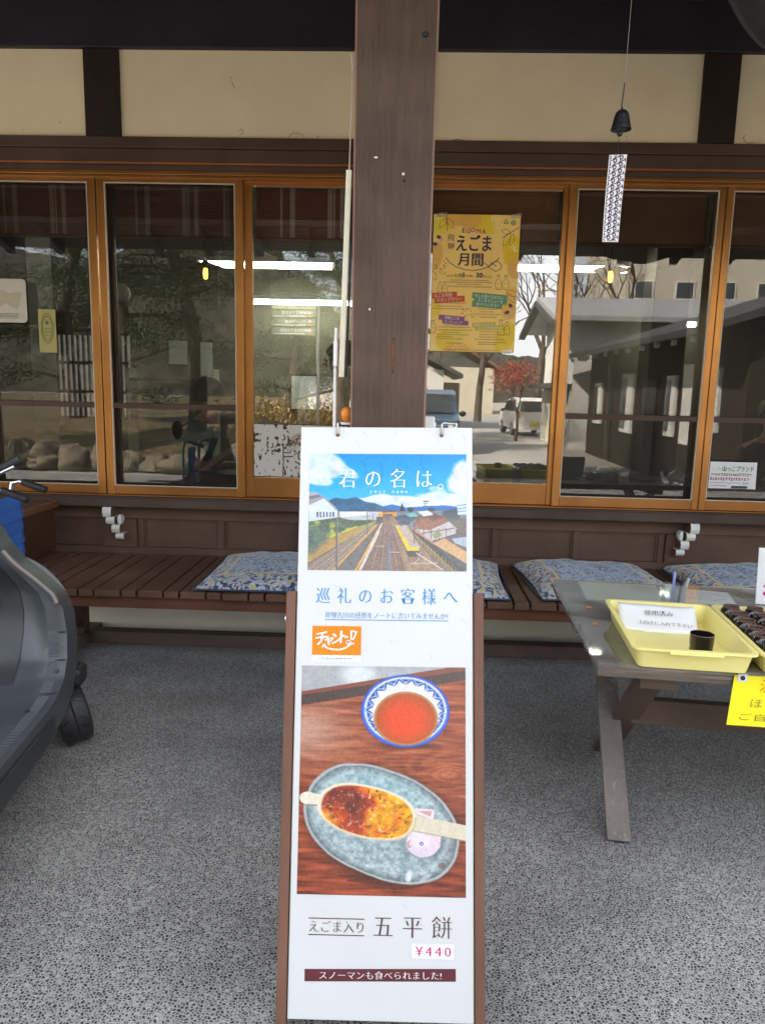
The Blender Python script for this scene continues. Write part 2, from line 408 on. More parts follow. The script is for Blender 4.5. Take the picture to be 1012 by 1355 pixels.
# lettering: outlines of the built-in font as flat meshes in the parent's own XY plane
def text_mesh(s, size, thin=0, ax='CENTER'):
    c = bpy.data.curves.new('t', 'FONT'); c.body = s; c.size = 1; c.offset = thin; c.resolution_u = 2; c.align_x = ax; c.align_y = 'CENTER'
    o = bpy.data.objects.new('t', c); col.objects.link(o)
    dg = bpy.context.evaluated_depsgraph_get(); e = o.evaluated_get(dg)
    me = bpy.data.meshes.new_from_object(e, depsgraph=dg)
    v = np.empty(len(me.vertices)*3); me.vertices.foreach_get('co', v); v = v.reshape(-1, 3)
    f = [tuple(p.vertices) for p in me.polygons]
    bpy.data.objects.remove(o); bpy.data.curves.remove(c); bpy.data.meshes.remove(me)
    return v*size, f
def text(s, x, y, wid=None, hei=None, mat=None, parent=None, z=.0006, style='sans', rot=0, ax='CENTER', name='lettering', space=None, shear=0):
    """style: sans, bold, mincho (thin across, thick down), thin"""
    def one(st):
        v, f = text_mesh(st, 1, -.021 if style == 'mincho' else -.012 if style == 'thin' else 0)
        return v, f
    if space:
        V = []; F = []; off = 0
        for i, ch in enumerate(s):
            v, f = one(ch)
            if not len(v): continue
            v = v.copy(); v[:, 0] += i*space; F += [tuple(k+off for k in q) for q in f]; off += len(v); V.append(v)
        v = np.concatenate(V); f = F
    else: v, f = one(s)
    if not len(v): return None
    lo, hi = v.min(0), v.max(0); dx, dy = hi[0]-lo[0], hi[1]-lo[1]
    sx = sy = None
    if wid: sx = wid/dx
    if hei: sy = hei/dy
    sx = sx or sy; sy = sy or sx
    cx = (lo[0]+hi[0])/2 if ax == 'CENTER' else lo[0]
    v = v - np.array([cx, (lo[1]+hi[1])/2, 0]); v[:, 0] *= sx; v[:, 1] *= sy; v[:, 0] += v[:, 1]*shear
    em = sx
    shifts = {'mincho': (-.004, .018, .040), 'bold': (-.03, -.012, .012, .03), 'sans': (0,), 'thin': (0,)}[style]
    mb = MB(); ca, sa = math.cos(rot), math.sin(rot)
    for k, d in enumerate(shifts):
        q = v.copy(); q[:, 0] += d*em
        if style == 'bold': q[:, 1] += (.012 if k % 2 else -.012)*sy
        q2 = np.stack([q[:, 0]*ca-q[:, 1]*sa + x, q[:, 0]*sa+q[:, 1]*ca + y, np.full(len(q), z+.00012*k)], 1)
        mb.add(q2.tolist(), f)
    me = bpy.data.meshes.new(name); me.from_pydata(mb.v, [], mb.f); me.materials.append(mat)
    return link(me, name, parent)
def rect(x0, x1, y0, y1, z, mat, parent, name, rot=0):
    cx, cy = (x0+x1)/2, (y0+y1)/2; ca, sa = math.cos(rot), math.sin(rot)
    P = [((x-cx)*ca-(y-cy)*sa+cx, (x-cx)*sa+(y-cy)*ca+cy, z) for x, y in ((x0, y0), (x1, y0), (x1, y1), (x0, y1))]
    me = bpy.data.meshes.new(name); me.from_pydata(P, [], [(0, 1, 2, 3)]); me.materials.append(mat)
    return link(me, name, parent)
def strokes(lines, wd, z, mat, parent, name='line_drawing'):
    mb = MB()
    for pts in lines:
        for a, b in zip(pts[:-1], pts[1:]):
            a, b = Vector((*a, 0)), Vector((*b, 0)); d = (b-a)
            if d.length < 1e-7: continue
            d.normalize(); n = Vector((-d.y, d.x, 0))*wd/2; e = d*wd*.35
            mb.add([tuple(p+Vector((0, 0, z))) for p in (a-e-n, b+e-n, b+e+n, a-e+n)], [(0, 1, 2, 3)])
    me = bpy.data.meshes.new(name); me.from_pydata(mb.v, [], mb.f); me.materials.append(mat); return link(me, name, parent)
def fine_print(rows, z, mat, parent, seed=1, name='fine_print'):
    """rows of (x0, x1, y, h): short marks too small to read"""
    g = random.Random(seed); mb = MB()
    for x0, x1, y, h in rows:
        x = x0
        while x < x1:
            wd = h*g.uniform(.35, .85); y0 = y-h*g.uniform(.3, .5); y1 = y+h*g.uniform(.25, .5)
            t = h*.20
            if g.random() < .6: mb.add([(x, y0, z), (x+wd, y0, z), (x+wd, y0+t, z), (x, y0+t, z)], [(0, 1, 2, 3)])
            mb.add([(x, y1-t, z), (x+wd, y1-t, z), (x+wd, y1, z), (x, y1, z)], [(0, 1, 2, 3)])
            xm = x+wd*g.uniform(.2, .6); mb.add([(xm, y0, z+.00004), (xm+t, y0, z+.00004), (xm+t, y1, z+.00004), (xm, y1, z+.00004)], [(0, 1, 2, 3)])
            x += wd + h*.18
    me = bpy.data.meshes.new(name); me.from_pydata(mb.v, [], mb.f); me.materials.append(mat); return link(me, name, parent)

# printed pictures: painted with numpy and kept as colours on a fine sheet
def fbm(h, w_, cells, seed, octv=4, asp=1.0):
    g = np.random.default_rng(seed); o = np.zeros((h, w_)); a = 1; tot = 0
    for k in range(octv):
        ny, nx = max(2, int(cells*2**k)), max(2, int(cells*asp*2**k)); gr = g.random((ny+2, nx+2))
        yy = np.linspace(0, ny, h, endpoint=False); xx = np.linspace(0, nx, w_, endpoint=False)
        y0 = yy.astype(int); x0 = xx.astype(int); fy = (yy-y0)[:, None]; fx = (xx-x0)[None]; fy = fy*fy*(3-2*fy); fx = fx*fx*(3-2*fx)
        o += a*((gr[y0][:, x0]*(1-fx)+gr[y0][:, x0+1]*fx)*(1-fy)+(gr[y0+1][:, x0]*(1-fx)+gr[y0+1][:, x0+1]*fx)*fy); tot += a; a *= .5
    return o/tot
class Cv:
    def __init__(s, w_, h, conv, c=(255, 255, 255)):
        s.w, s.h, s.conv = w_, h, conv
        s.a = np.ones((h, w_, 3))*np.array(c)/255.
        s.X, s.Y = np.meshgrid((np.arange(w_)+.5)/w_, (np.arange(h)+.5)/h)
    def put(s, mask, c, al=1.0):
        k = (mask*al)[..., None]; c = np.asarray(c, float)/255. if not isinstance(c, np.ndarray) else c
        s.a = s.a*(1-k)+c*k
    def pmask(s, pts):
        p = [s.conv(*q) for q in pts]; m = np.zeros((s.h, s.w), bool)
        for (x0, y0), (x1, y1) in zip(p, p[1:]+p[:1]):
            if y0 == y1: continue
            c = (y0 > s.Y) != (y1 > s.Y); m ^= c & (s.X < (x1-x0)*(s.Y-y0)/(y1-y0)+x0)
        return m.astype(float)
    def poly(s, pts, c, al=1.0): s.put(s.pmask(pts), c, al)
    def line(s, pts, wd, c, al=1.0):
        P = [np.array(s.conv(*q)) for q in pts]; asp = s.h/s.w; m = np.zeros((s.h, s.w)); W_ = s.conv(wd, 0)[0]-s.conv(0, 0)[0]
        for a, b in zip(P[:-1], P[1:]):
            dx, dy = b[0]-a[0], (b[1]-a[1])*asp; l2 = dx*dx+dy*dy+1e-12
            t = np.clip(((s.X-a[0])*dx+(s.Y-a[1])*asp*dy)/l2, 0, 1)
            d = np.hypot(s.X-a[0]-t*dx, (s.Y-a[1])*asp-t*dy); m = np.maximum(m, np.clip((W_/2-d)*s.w*.8+.5, 0, 1))
        s.put(m, c, al)
    def emask(s, cx, cy, rx, ry, rot=0, soft=.03, pw=2):
        x, y = s.conv(cx, cy); x2, y2 = s.conv(cx+rx, cy+ry); rx, ry = x2-x, y2-y; asp = s.h/s.w
        dx, dy = s.X-x, (s.Y-y)*asp; ry *= asp; c, q = math.cos(rot), math.sin(rot); u = (dx*c+dy*q)/rx; v = (-dx*q+dy*c)/ry
        d = (np.abs(u)**pw+np.abs(v)**pw)**(1/pw); s.d = d; s.ang = np.arctan2(v, u)
        return np.clip((1-d)/soft+.5, 0, 1)
    def ell(s, cx, cy, rx, ry, c, rot=0, al=1.0, soft=.03): s.put(s.emask(cx, cy, rx, ry, rot, soft), c, al)
    def sheet(s, name, wd, hg, parent, mat, x0, y0, z, gain=.82):
        """x0, y0: lower left corner in the parent's plane"""
        a = np.clip(s.a, 0, 1); lin = np.where(a > .04045, ((a+.055)/1.055)**2.4, a/12.92)*gain
        h, w_ = s.h, s.w
        xs = np.linspace(x0, x0+wd, w_); ys = np.linspace(y0+hg, y0, h)
        gx, gy = np.meshgrid(xs, ys); v = np.stack([gx, gy, np.full_like(gx, z)], -1).reshape(-1, 3)
        i = np.arange(h*w_).reshape(h, w_); f = np.stack([i[1:, :-1], i[1:, 1:], i[:-1, 1:], i[:-1, :-1]], -1).reshape(-1, 4)
        me = bpy.data.meshes.new(name); me.vertices.add(len(v)); me.vertices.foreach_set('co', v.ravel())
        me.loops.add(f.size); me.loops.foreach_set('vertex_index', f.ravel().astype(np.int32))
        me.polygons.add(len(f)); me.polygons.foreach_set('loop_start', np.arange(0, f.size, 4, dtype=np.int32)); me.polygons.foreach_set('loop_total', np.full(len(f), 4, np.int32))
        me.update(calc_edges=True)
        at = me.color_attributes.new('print', 'FLOAT_COLOR', 'POINT')
        at.data.foreach_set('color', np.concatenate([lin.reshape(-1, 3), np.ones((h*w_, 1))], 1).astype(np.float32).ravel())
        me.materials.append(mat); return link(me, name, parent)
M['print'] = attr_mat('printed_photo', .35, .5, .25)
M['printp'] = attr_mat('printed_paper', .55, .4)

# ================================================================== setting
struct(B(-14, 14, -2.3, 4.62, -.34, 0).build('pavement', M['paving']))
struct(B(-250, 250, -420, 60, -.42, -.335).build('ground', M['ground']))
def road_mesh():
    mb = MB()
    pts = [(-40, 8.0, -2.3, -6.8), (-9, 8.0, -2.3, -6.8)]
    # street in front of the shop, then the lane running away from it
    mb.box(-60, 60, -6.6, -2.32, -.334, -.30)
    mb.add([(-.9, -6.61, -.302), (4.4, -6.61, -.302), (5.2, -14, -.302), (6.2, -22, -.302), (7.5, -45, -.302), (2.2, -45, -.302), (1.9, -30, -.302), (.3, -18, -.302), (-1.2, -11, -.302)][::-1], [tuple(range(9))])
    return mb
struct(road_mesh().build('road', M['road']))

shop = thing('shop_building', 'dark timber shop front with cream plaster panels and brown sliding windows', 'shop', (0, 4.5, 0))
P = lambda mb, name, mat, **k: mb.build(name, mat, shop, **k)
# frame timbers above the windows
P(B(-7, 7, 4.395, 4.62, 3.246, 3.80), 'wall_beam', M['beam'], bevel=.006)
for x0, x1 in ((-5.40, -5.20), (-3.63, -3.43), (-1.868, -1.667), (-.12, .08), (1.543, 1.738), (3.30, 3.50), (5.05, 5.25)):
    P(B(x0, x1, 4.408, 4.60, 2.791, 3.245), 'wall_stud', M['beamz'], bevel=.004)
for x0, x1 in ((-7, -5.40), (-5.20, -3.63), (-3.43, -1.868), (-1.667, -.12), (.08, 1.543), (1.738, 3.30), (3.50, 5.05), (5.25, 7)):
    P(B(x0-.002, x1+.002, 4.428, 4.62, 2.789, 3.248), 'plaster_panel', M['plaster'])
M['mark'] = plain('brown_stain_mark', (.20, .15, .09), .9)
for pts, wd in (([(-1.04, 3.085), (-1.03, 3.065), (-1.022, 3.05)], .003), ([(-1.045, 3.11), (-1.038, 3.10)], .003), ([(-1.00, 2.83), (-.985, 2.842), (-.975, 2.825), (-.99, 2.81)], .003), ([(-.72, 2.80), (-.70, 2.822), (-.665, 2.824), (-.64, 2.812), (-.635, 2.798)], .003), ([(-.56, 2.80), (-.553, 2.812)], .004), ([(-2.02, 2.86), (-2.015, 2.868)], .004), ([(-2.24, 2.82), (-2.235, 2.826)], .004), ([(1.80, 2.84), (1.79, 2.825), (1.81, 2.80), (1.85, 2.80)], .003), ([(.20, 2.795), (.23, 2.802), (.26, 2.795)], .004), ([(1.15, 2.83), (1.158, 2.822)], .004)):
    mb_ = MB(); mb_.tube([(a_, 4.427, b_) for a_, b_ in pts], wd/2, 5); P(mb_, 'stain_mark', M['mark'])
P(B(-7, 7, 4.402, 4.62, 2.729, 2.788), 'lintel_cap', M['lintel'], bevel=.004)
P(B(-7, 7, 4.410, 4.62, 2.658, 2.727), 'lintel', M['lintel'], bevel=.004)
P(B(-7, 7, 4.404, 4.5, 2.644, 2.656), 'groove_strip', M['groove'], bevel=.002)
P(B(-7, 7, 4.416, 4.62, 2.613, 2.642), 'lower_lintel', M['lintel'], bevel=.003)
# fixed metal frame of the windows
P(B(-7, 7, 4.413, 4.60, 2.590, 2.612), 'head_rail', M['bronzex'], bevel=.003)
P(B(-7, 7, 4.420, 4.60, 2.574, 2.589), 'head_track', M['bronzex'], bevel=.002)
P(B(-7, 7, 4.412, 4.60, .7385, .7455), 'sill_track', M['bronzex'], bevel=.002)
# ledge and white wave brackets under it
P(B(-7, 7, 4.390, 4.62, .672, .728), 'ledge', M['ledge'], bevel=.005)
P(B(-7, 7, 4.384, 4.62, .729, .7375), 'ledge_cap', M['ledge'], bevel=.003)
def wave_bracket(x, flip):
    mb = MB(); g = 1 if flip else -1
    # a stepped curl of four pale blocks and one round curl, end grain painted white
    prof = [(4.405, .670, .027, .062), (4.412, .610, .027, .045), (4.425, .560, .026, .052), (4.435, .504, .026, .036)]
    for k, (y, z, hw, hh) in enumerate(prof):
        xo = x - g*(-.032, -.015, .012, .032)[k]
        poly = []
        for i in range(9):
            a = -1.0+2.0*i/8; poly.append((y-.012-.014*math.cos(a*1.4), z-hh/2+hh/2*a))
        poly += [(4.49, z), (4.49, z-hh)]
        mb.prism(poly, xo-hw, xo+hw, 0, 'YZ'); mb.m[-len(poly)-2] = mb.m[-len(poly)-1] = 1
    mb.lathe([(.0005, -.055), (.018, -.050), (.034, -.025), (.036, 0), (.034, .02), (.0005, .022)], (x-g*.036, 4.425, .590), 16, 0, Matrix.Rotation(R(90), 4, 'X') @ Matrix.Scale(.36, 4, (1, 0, 0)) @ Matrix.Scale(.9, 4, (0, 1, 0)))
    return P(mb, 'wave_bracket', [M['white'], M['wainsz']], smooth=True, bevel=.002)
M['white_old'] = plain('worn_white_paint', (.78, .77, .73), .6, 0, .08, 22, .2)
for x, fl in ((-1.79, False), (1.68, True), (-3.58, False), (3.45, True)):
    wave_bracket(x, fl).data.materials[0] = M['white_old']
# wainscot: stiles, rails and sunk boards
P(B(-7, 7, 4.495, 4.60, .585, .671), 'wainscot_rail', M['wains'], bevel=.003)
P(B(-7, 7, 4.495, 4.60, .345, .405), 'wainscot_rail', M['wains'], bevel=.003)
xs = [-3.40, -2.92, -2.38, -1.905, -1.655, -1.15, -.65, -.13, .55, 1.045, 1.56, 1.80, 2.30, 2.80, 3.3]
for a, b in zip(xs[:-1], xs[1:]):
    if abs((a+b)/2+1.78) < .05 or abs((a+b)/2-1.68) < .05:
        P(B(a+.022, b-.022, 4.478, 4.60, .406, .584), 'wainscot_post', M['wainsz'], bevel=.003)
    else:
        P(B(a+.019, b-.019, 4.520, 4.60, .406, .584), 'wainscot_board', M['wains'])
        P(MB().box(a+.019, a+.029, 4.508, 4.519, .408, .582).box(b-.029, b-.019, 4.508, 4.519, .408, .582).box(a+.030, b-.030, 4.508, 4.519, .572, .582), 'board_bead', M['wainsz'])
for a in xs: P(B(a-.018, a+.018, 4.497, 4.60, .406, .584), 'wainscot_stile', M['wainsz'], bevel=.002)
P(B(-7, 7, 4.03, 4.62, 0, .294), 'footing_wall', M['footing'])
P(B(-7, 7, 4.50, 4.62, .2945, .344), 'upper_footing', M['footing'])
# sliding windows
def window(x0, x1, z0, y, screened, mid=True):
    """x0..x1 clear opening, z0 its bottom"""
    z1 = 2.552; t = .046
    mb = MB()
    mb.box(x0-t, x0, y-.018, y+.018, .7465, 2.587).box(x1, x1+t, y-.018, y+.018, .7465, 2.587)
    win = P(mb, 'window', M['bronze'], bevel=.003)
    MB().box(x0+.001, x1-.001, y-.016, y+.016, z1, 2.585).build('top_rail', M['bronzex'], win, bevel=.002)
    MB().box(x0+.001, x1-.001, y-.016, y+.016, .748, z0).build('bottom_rail', M['bronzex'], win, bevel=.002)
    gy = y+.05 if screened else y+.004
    MB().add([(x0-.01, gy, z0-.02), (x1+.01, gy, z0-.02), (x1+.01, gy, z1+.02), (x0-.01, gy, z1+.02)], [(0, 1, 2, 3)]).build('pane', M['glass'], win)
    if screened:
        MB().box(x0+.004, x1-.004, y-.002, y-.001, z0+.004, z1-.004).build('insect_screen', M['screen'], win)
        b = .0045
        MB().box(x0, x0+b, y-.0185, y-.004, z0, z1).box(x1-b, x1, y-.0185, y-.004, z0, z1).box(x0+b, x1-b, y-.0185, y-.004, z0, z0+b).box(x0+b, x1-b, y-.0185, y-.004, z1-b, z1).build('screen_bead', M['bead'], win)
        MB().box(x0+.005, x1-.005, y-.012, y+.008, 1.268, 1.300).build('mid_bar', M['lintel'], win, bevel=.002)
        MB().box(x0-.02, x1+.02, gy+.004, gy+.03, z0-.03, z0+.075).box(x0-.02, x0+.022, gy+.004, gy+.03, z0+.075, z1).build('inner_sash', M['lintel'], win, bevel=.002)
    else:
        MB().box(x0+.001, x1-.001, y-.020, y-.017, z0-.052, z0-.044).build('rail_bead', M['bronzex'], win)
    return win
window(-2.54, -1.885, .80, 4.452, True)
window(-1.785, -1.03, .80, 4.452, True)
window(-.937, -.13, .868, 4.482, False)
window(.09, .838, .872, 4.482, False)
window(.912, 1.695, .805, 4.452, True)
window(1.775, 2.56, .805, 4.452, True)
for x in (-2.66, -.02, 2.68): P(B(x-.055, x+.055, 4.43, 4.60, .7465, 2.573), 'window_post', M['bronze'], bevel=.003)
for a, b in ((-7, -2.72), (2.74, 7)): P(B(a, b, 4.44, 4.60, .7465, 2.573), 'side_wall', M['wains'])
# the big porch post: chamfered, slightly tapered
def post_mesh():
    mb = MB(); ch = .006
    def ring(z, hw):
        cx, cy = -.066, 2.42; d = .12
        return [(cx-hw+ch, cy-d, z), (cx+hw-ch, cy-d, z), (cx+hw, cy-d+ch, z), (cx+hw, cy+d-ch, z), (cx+hw-ch, cy+d, z), (cx-hw+ch, cy+d, z), (cx-hw, cy+d-ch, z), (cx-hw, cy-d+ch, z)]
    zs = [0, .6, 1.2, 1.8, 2.4, 2.78]
    for i, z in enumerate(zs): mb.v += ring(z, .1125+.0066*z/2.5*1.0)
    for i in range(len(zs)-1):
        for j in range(8):
            mb.f.append((i*8+j, i*8+(j+1) % 8, (i+1)*8+(j+1) % 8, (i+1)*8+j)); mb.m.append(1 if j in (1, 4, 6, 7) and j % 2 == 1 else 0)
    mb.f.append(tuple(range(8))); mb.m.append(0)
    return mb
post = P(post_mesh(), 'porch_post', [M['post'], M['postedge']], label='thick brown timber post carrying the porch roof')
MB().lathe([(.0005, -.006), (.003, -.006), (.0045, 0)], (-.0375, 2.2995, 2.040), 12, 0, Matrix.Rotation(R(-90), 4, 'X')).build('nail', M['white'], post)
MB().lathe([(.0005, -.004), (.007, -.004), (.009, 0)], (.0155, 2.2995, 2.415), 12, 0, Matrix.Rotation(R(-90), 4, 'X')).build('nail', M['iron'], post)
MB().lathe([(.0005, -.004), (.0025, -.003), (.0035, 0)], (-.034, 2.2995, 2.022), 12, 0, Matrix.Rotation(R(-90), 4, 'X')).build('nail', M['iron'], post)
MB().lathe([(.0005, -.003), (.003, -.003), (.004, 0)], (-.0540, 2.2995, 1.569), 10, 0, Matrix.Rotation(R(-90), 4, 'X')).build('nail', M['blackp'], post)
MB().lathe([(.0005, -.003), (.003, -.003), (.004, 0)], (-.0540, 2.2995, 1.472), 10, 0, Matrix.Rotation(R(-90), 4, 'X')).build('nail', M['blackp'], post)
def blotch(cx, cz, rx, rz, seed, name, mat):
    g = random.Random(seed); n = 18
    return MB().prism([(cx+rx*math.cos(6.283*i/n)*g.uniform(.6, 1.1), cz+rz*math.sin(6.283*i/n)*g.uniform(.6, 1.1)) for i in range(n)], 2.2985, 2.2999).build(name, mat, post)
blotch(-.054, 1.52, .0055, .048, 2, 'rust_mark', M['rust'])
blotch(-.128, 1.655, .003, .004, 3, 'paint_fleck', M['white'])
blotch(-.118, 2.085, .006, .003, 4, 'paint_fleck', M['white'])
# porch roof
P(B(-7, 7, 2.30, 2.54, 2.785, 3.02), 'porch_beam', M['beam'], bevel=.008)
def slope(y): return 2.70+(y-1.60)*.315
M['roofboard'] = wood('roof_boards', (.030, .022, .020), (.055, .040, .034), 'X', .7)
P(MB().prism([(1.60, slope(1.60)), (1.60, slope(1.60)+.12), (9.6, slope(9.6)+.12), (9.6, slope(9.6))], -7.2, 7.2, 0, 'YZ'), 'roof', [M['roofboard']])
for i in range(29):
    x = -6.8+i*.486
    P(MB().prism([(1.65, slope(1.65)-.085), (1.65, slope(1.65)-.002), (4.40, slope(4.40)-.002), (4.40, slope(4.40)-.085)], x-.035, x+.035, 0, 'YZ'), 'rafter', M['beam'])
# the room behind the glass
M['wallyard'] = plain('grey_block_wall', (.16, .155, .145), .9)
lat = (-4.45, -3.45, .98, 2.0)
def back_wall():
    mb = MB(); x0, x1, z0, z1 = lat
    mb.box(-6, x0, 9.2, 9.3, .1, 3.2).box(x1, 6, 9.2, 9.3, .1, 3.2).box(x0, x1, 9.2, 9.3, .1, z0).box(x0, x1, 9.2, 9.3, z1, 3.2); return mb
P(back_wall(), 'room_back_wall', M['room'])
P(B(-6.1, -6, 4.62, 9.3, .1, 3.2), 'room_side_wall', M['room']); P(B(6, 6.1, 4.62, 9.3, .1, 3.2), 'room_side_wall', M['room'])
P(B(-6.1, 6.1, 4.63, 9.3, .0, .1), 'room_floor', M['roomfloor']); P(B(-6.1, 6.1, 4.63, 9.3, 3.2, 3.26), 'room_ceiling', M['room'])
lw = MB()
for i in range(15): lw.box(lat[0]+.066*i+.02, lat[0]+.066*i+.045, 9.16, 9.195, lat[2], lat[3])
for z in (lat[2], 1.3, 1.65, lat[3]): lw.box(lat[0], lat[1], 9.13, 9.158, z-.02, z+.02)
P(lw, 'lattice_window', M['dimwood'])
struct(B(-7, 0, 12.5, 12.7, -.34, 2.4).build('yard_wall', M['wallyard']))
P(B(-2.95, -2.55, 5.0, 5.35, .1, 3.2), 'room_pillar', M['dimwood'])
P(B(2.05, 2.35, 6.6, 6.9, .1, 3.2), 'room_pillar', M['dimwood'])

# ================================================================== things inside the shop window
def tube_light(x0, x1, y, z, label):
    r = thing('ceiling_light', label, 'ceiling light', ((x0+x1)/2, y, z), 'fluorescent lights in the dark room')
    MB().tube([(x0, y, z), (x1, y, z)], .022, 10).build('tube', M['tube'], r)
    MB().box(x0-.03, x1+.03, y-.05, y+.05, z+.03, z+.075).build('housing', M['white'], r, bevel=.004)
    MB().box(x0-.03, x0, y-.02, y+.02, z-.02, z+.03).box(x1, x1+.03, y-.02, y+.02, z-.02, z+.03).build('socket', M['white'], r)
    MB().tube([(x0+.2, y, z+.075), (x0+.2, y, 3.2)], .004, 5).build('cord', M['blackp'], r)
    MB().tube([(x1-.2, y, z+.075), (x1-.2, y, 3.2)], .004, 5).build('cord', M['blackp'], r)
tube_light(-1.94, -.74, 7.0, 2.50, 'upper glowing tube light seen through the panes left of the post')
tube_light(-1.86, -.55, 8.8, 2.375, 'lower glowing tube light crossing the mirrored direction boards')
tube_light(.70, 1.91, 7.0, 2.515, 'glowing tube light running behind the yellow poster')
tube_light(2.79, 3.22, 8.8, 2.215, 'short glowing tube light low in the pane right of the wind chime')
def pendant(x, y, z, label):
    r = thing('pendant_lamp', label, 'pendant lamp', (x, y, z), 'amber pendant lamps')
    MB().lathe([(.0005, .045), (.016, .04), (.020, .0), (.017, -.035), (.0005, -.045)], (x, y, z), 12).build('bulb', M['bulb'], r, smooth=True)
    MB().lathe([(.015, .10), (.03, .085), (.13, .055), (.135, .045), (.12, .052), (.02, .07), (.012, .08)], (x, y, z), 20).build('shade', M['blackp'], r, smooth=True)
    MB().tube([(x, y, z+.09), (x, y, 3.2)], .004, 5).build('cord', M['blackp'], r)
pendant(-1.63, 6.0, 2.28, 'amber bulb under a dark shade in the left half of the room')
pendant(1.52, 6.0, 2.31, 'amber bulb under a dark shade beside the wind chime strip')
def globe(x, y, z, rad, label):
    r = thing('paper_lantern', label, 'paper lantern', (x, y, z), 'round paper lanterns in the room')
    MB().ell((x, y, z), (rad, rad, rad), 18, 14).build('shade', M['washi'], r, smooth=True)
    MB().tube([(x, y, z+rad*.95), (x, y, 3.2)], .003, 5).build('cord', M['blackp'], r)
globe(-2.31, 6.0, 2.12, .075, 'pale round lantern hanging above the pillar, middle in height')
globe(-1.53, 6.0, 1.86, .062, 'lowest round paper lantern, beside the amber bulb')
globe(-3.18, 6.0, 2.42, .11, 'biggest and highest round paper lantern at the room edge')

def blind(x0, x1, mat, label, zb=2.30):
    y = 4.66
    r = thing('roller_blind', label, 'blind', ((x0+x1)/2, y, 2.60), 'reed blinds behind the window tops')
    MB().box(x0, x1, y-.004, y+.004, zb, 2.60).build('sheet', mat, r)
    MB().tube([(x0-.01, y-.012, zb-.008), (x1+.01, y-.012, zb-.008)], .011, 8).build('bottom_rod', M['cabtop'], r)
blind(-2.56, -1.87, M['blind_a'], 'striped reed blind in the window behind the white rounded sticker')
blind(-1.80, -1.01, M['blind_a'], 'striped reed blind in the window above the teal-shirted diner')
blind(-.95, -.10, M['blind_a'], 'striped reed blind in the window beside the cream hanging strip')
blind(.08, .85, M['blind_b'], 'orange woven blind behind the top of the yellow poster')
blind(.90, 1.71, M['blind_b'], 'orange woven blind behind the wind chime strip')
blind(1.76, 2.58, M['blind_b'], 'orange woven blind in the window with the handwritten card')

M['inner'] = M['dimwood']
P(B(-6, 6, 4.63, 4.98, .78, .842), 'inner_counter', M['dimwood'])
t = thing('teapot', 'blue and white teapot standing behind the glass on the inner counter', 'teapot', (1.72, 4.78, .842))
M['porc'] = plain('blue_porcelain', (.12, .17, .34), .2, 0, .8, 30, 0, .6)
MB().lathe([(.0005, .0), (.04, .0), (.062, .03), (.066, .055), (.055, .085), (.03, .100)], (1.72, 4.78, .842), 22).build('body', M['porc'], t, smooth=True)
MB().lathe([(.032, .100), (.02, .108), (.006, .112), (.010, .120), (.0005, .127)], (1.72, 4.78, .842), 14).build('lid', M['porc'], t, smooth=True)
MB().tube([(1.665, 4.78, .875), (1.635, 4.78, .895), (1.62, 4.78, .935)], [.016, .012, .008], 10).build('spout', M['white'], t, smooth=True)
MB().tube([(1.775, 4.78, .92), (1.82, 4.78, .935), (1.825, 4.78, .895), (1.78, 4.78, .875)], .006, 8).build('handle', M['porc'], t, smooth=True)
t = thing('cap', 'black brimmed cap lying behind the glass near the blue teapot', 'cap', (1.26, 4.80, .842))
MB().lathe([(.095, 0), (.098, .03), (.088, .08), (.05, .112), (.0005, .118)], (1.27, 4.80, .842), 22).build('crown', M['blackp'], t, smooth=True)
MB().grid(lambda u, v: (1.19-.10*v+.02*(2*u-1)**2, 4.80+.075*(2*u-1), .852+.02*math.sin(v*1.6)), 8, 5).build('brim', M['blackp'], t, smooth=True, solid=.006)
def wall_card(x, z, w_, h, label, cat='notice', name='wall_notice'):
    r = thing(name, label, cat, (x, 9.15, z))
    MB().box(x-w_/2, x+w_/2, 9.17, 9.195, z-h/2, z+h/2).build('sheet', M['paper'], r)
    MB().box(x-w_/2-.02, x+w_/2+.02, 9.18, 9.198, z-h/2-.02, z-h/2-.001).box(x-w_/2-.02, x+w_/2+.02, 9.18, 9.198, z+h/2+.001, z+h/2+.02).build('edge_strip', M['dimwood'], r)
wall_card(-2.85, 1.80, .22, .28, 'pale paper notice on the dark back wall of the room')
wall_card(-2.50, 1.72, .14, .42, 'tall pale paper strip beside a smaller notice on the back wall')
wall_card(-1.30, 1.35, .30, .40, 'framed pale picture low on the back wall left of the post')
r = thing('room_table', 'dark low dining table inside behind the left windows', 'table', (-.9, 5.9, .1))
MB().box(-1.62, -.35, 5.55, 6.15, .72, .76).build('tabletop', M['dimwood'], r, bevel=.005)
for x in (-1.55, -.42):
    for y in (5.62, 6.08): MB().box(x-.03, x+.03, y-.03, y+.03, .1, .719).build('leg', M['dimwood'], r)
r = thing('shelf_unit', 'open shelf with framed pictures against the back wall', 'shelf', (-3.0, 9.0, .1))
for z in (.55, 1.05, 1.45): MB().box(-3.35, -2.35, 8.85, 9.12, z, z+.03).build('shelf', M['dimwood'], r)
for x in (-3.36, -2.34): MB().box(x-.015, x+.015, 8.85, 9.12, .1, 1.6).build('side_panel', M['washi'], r)

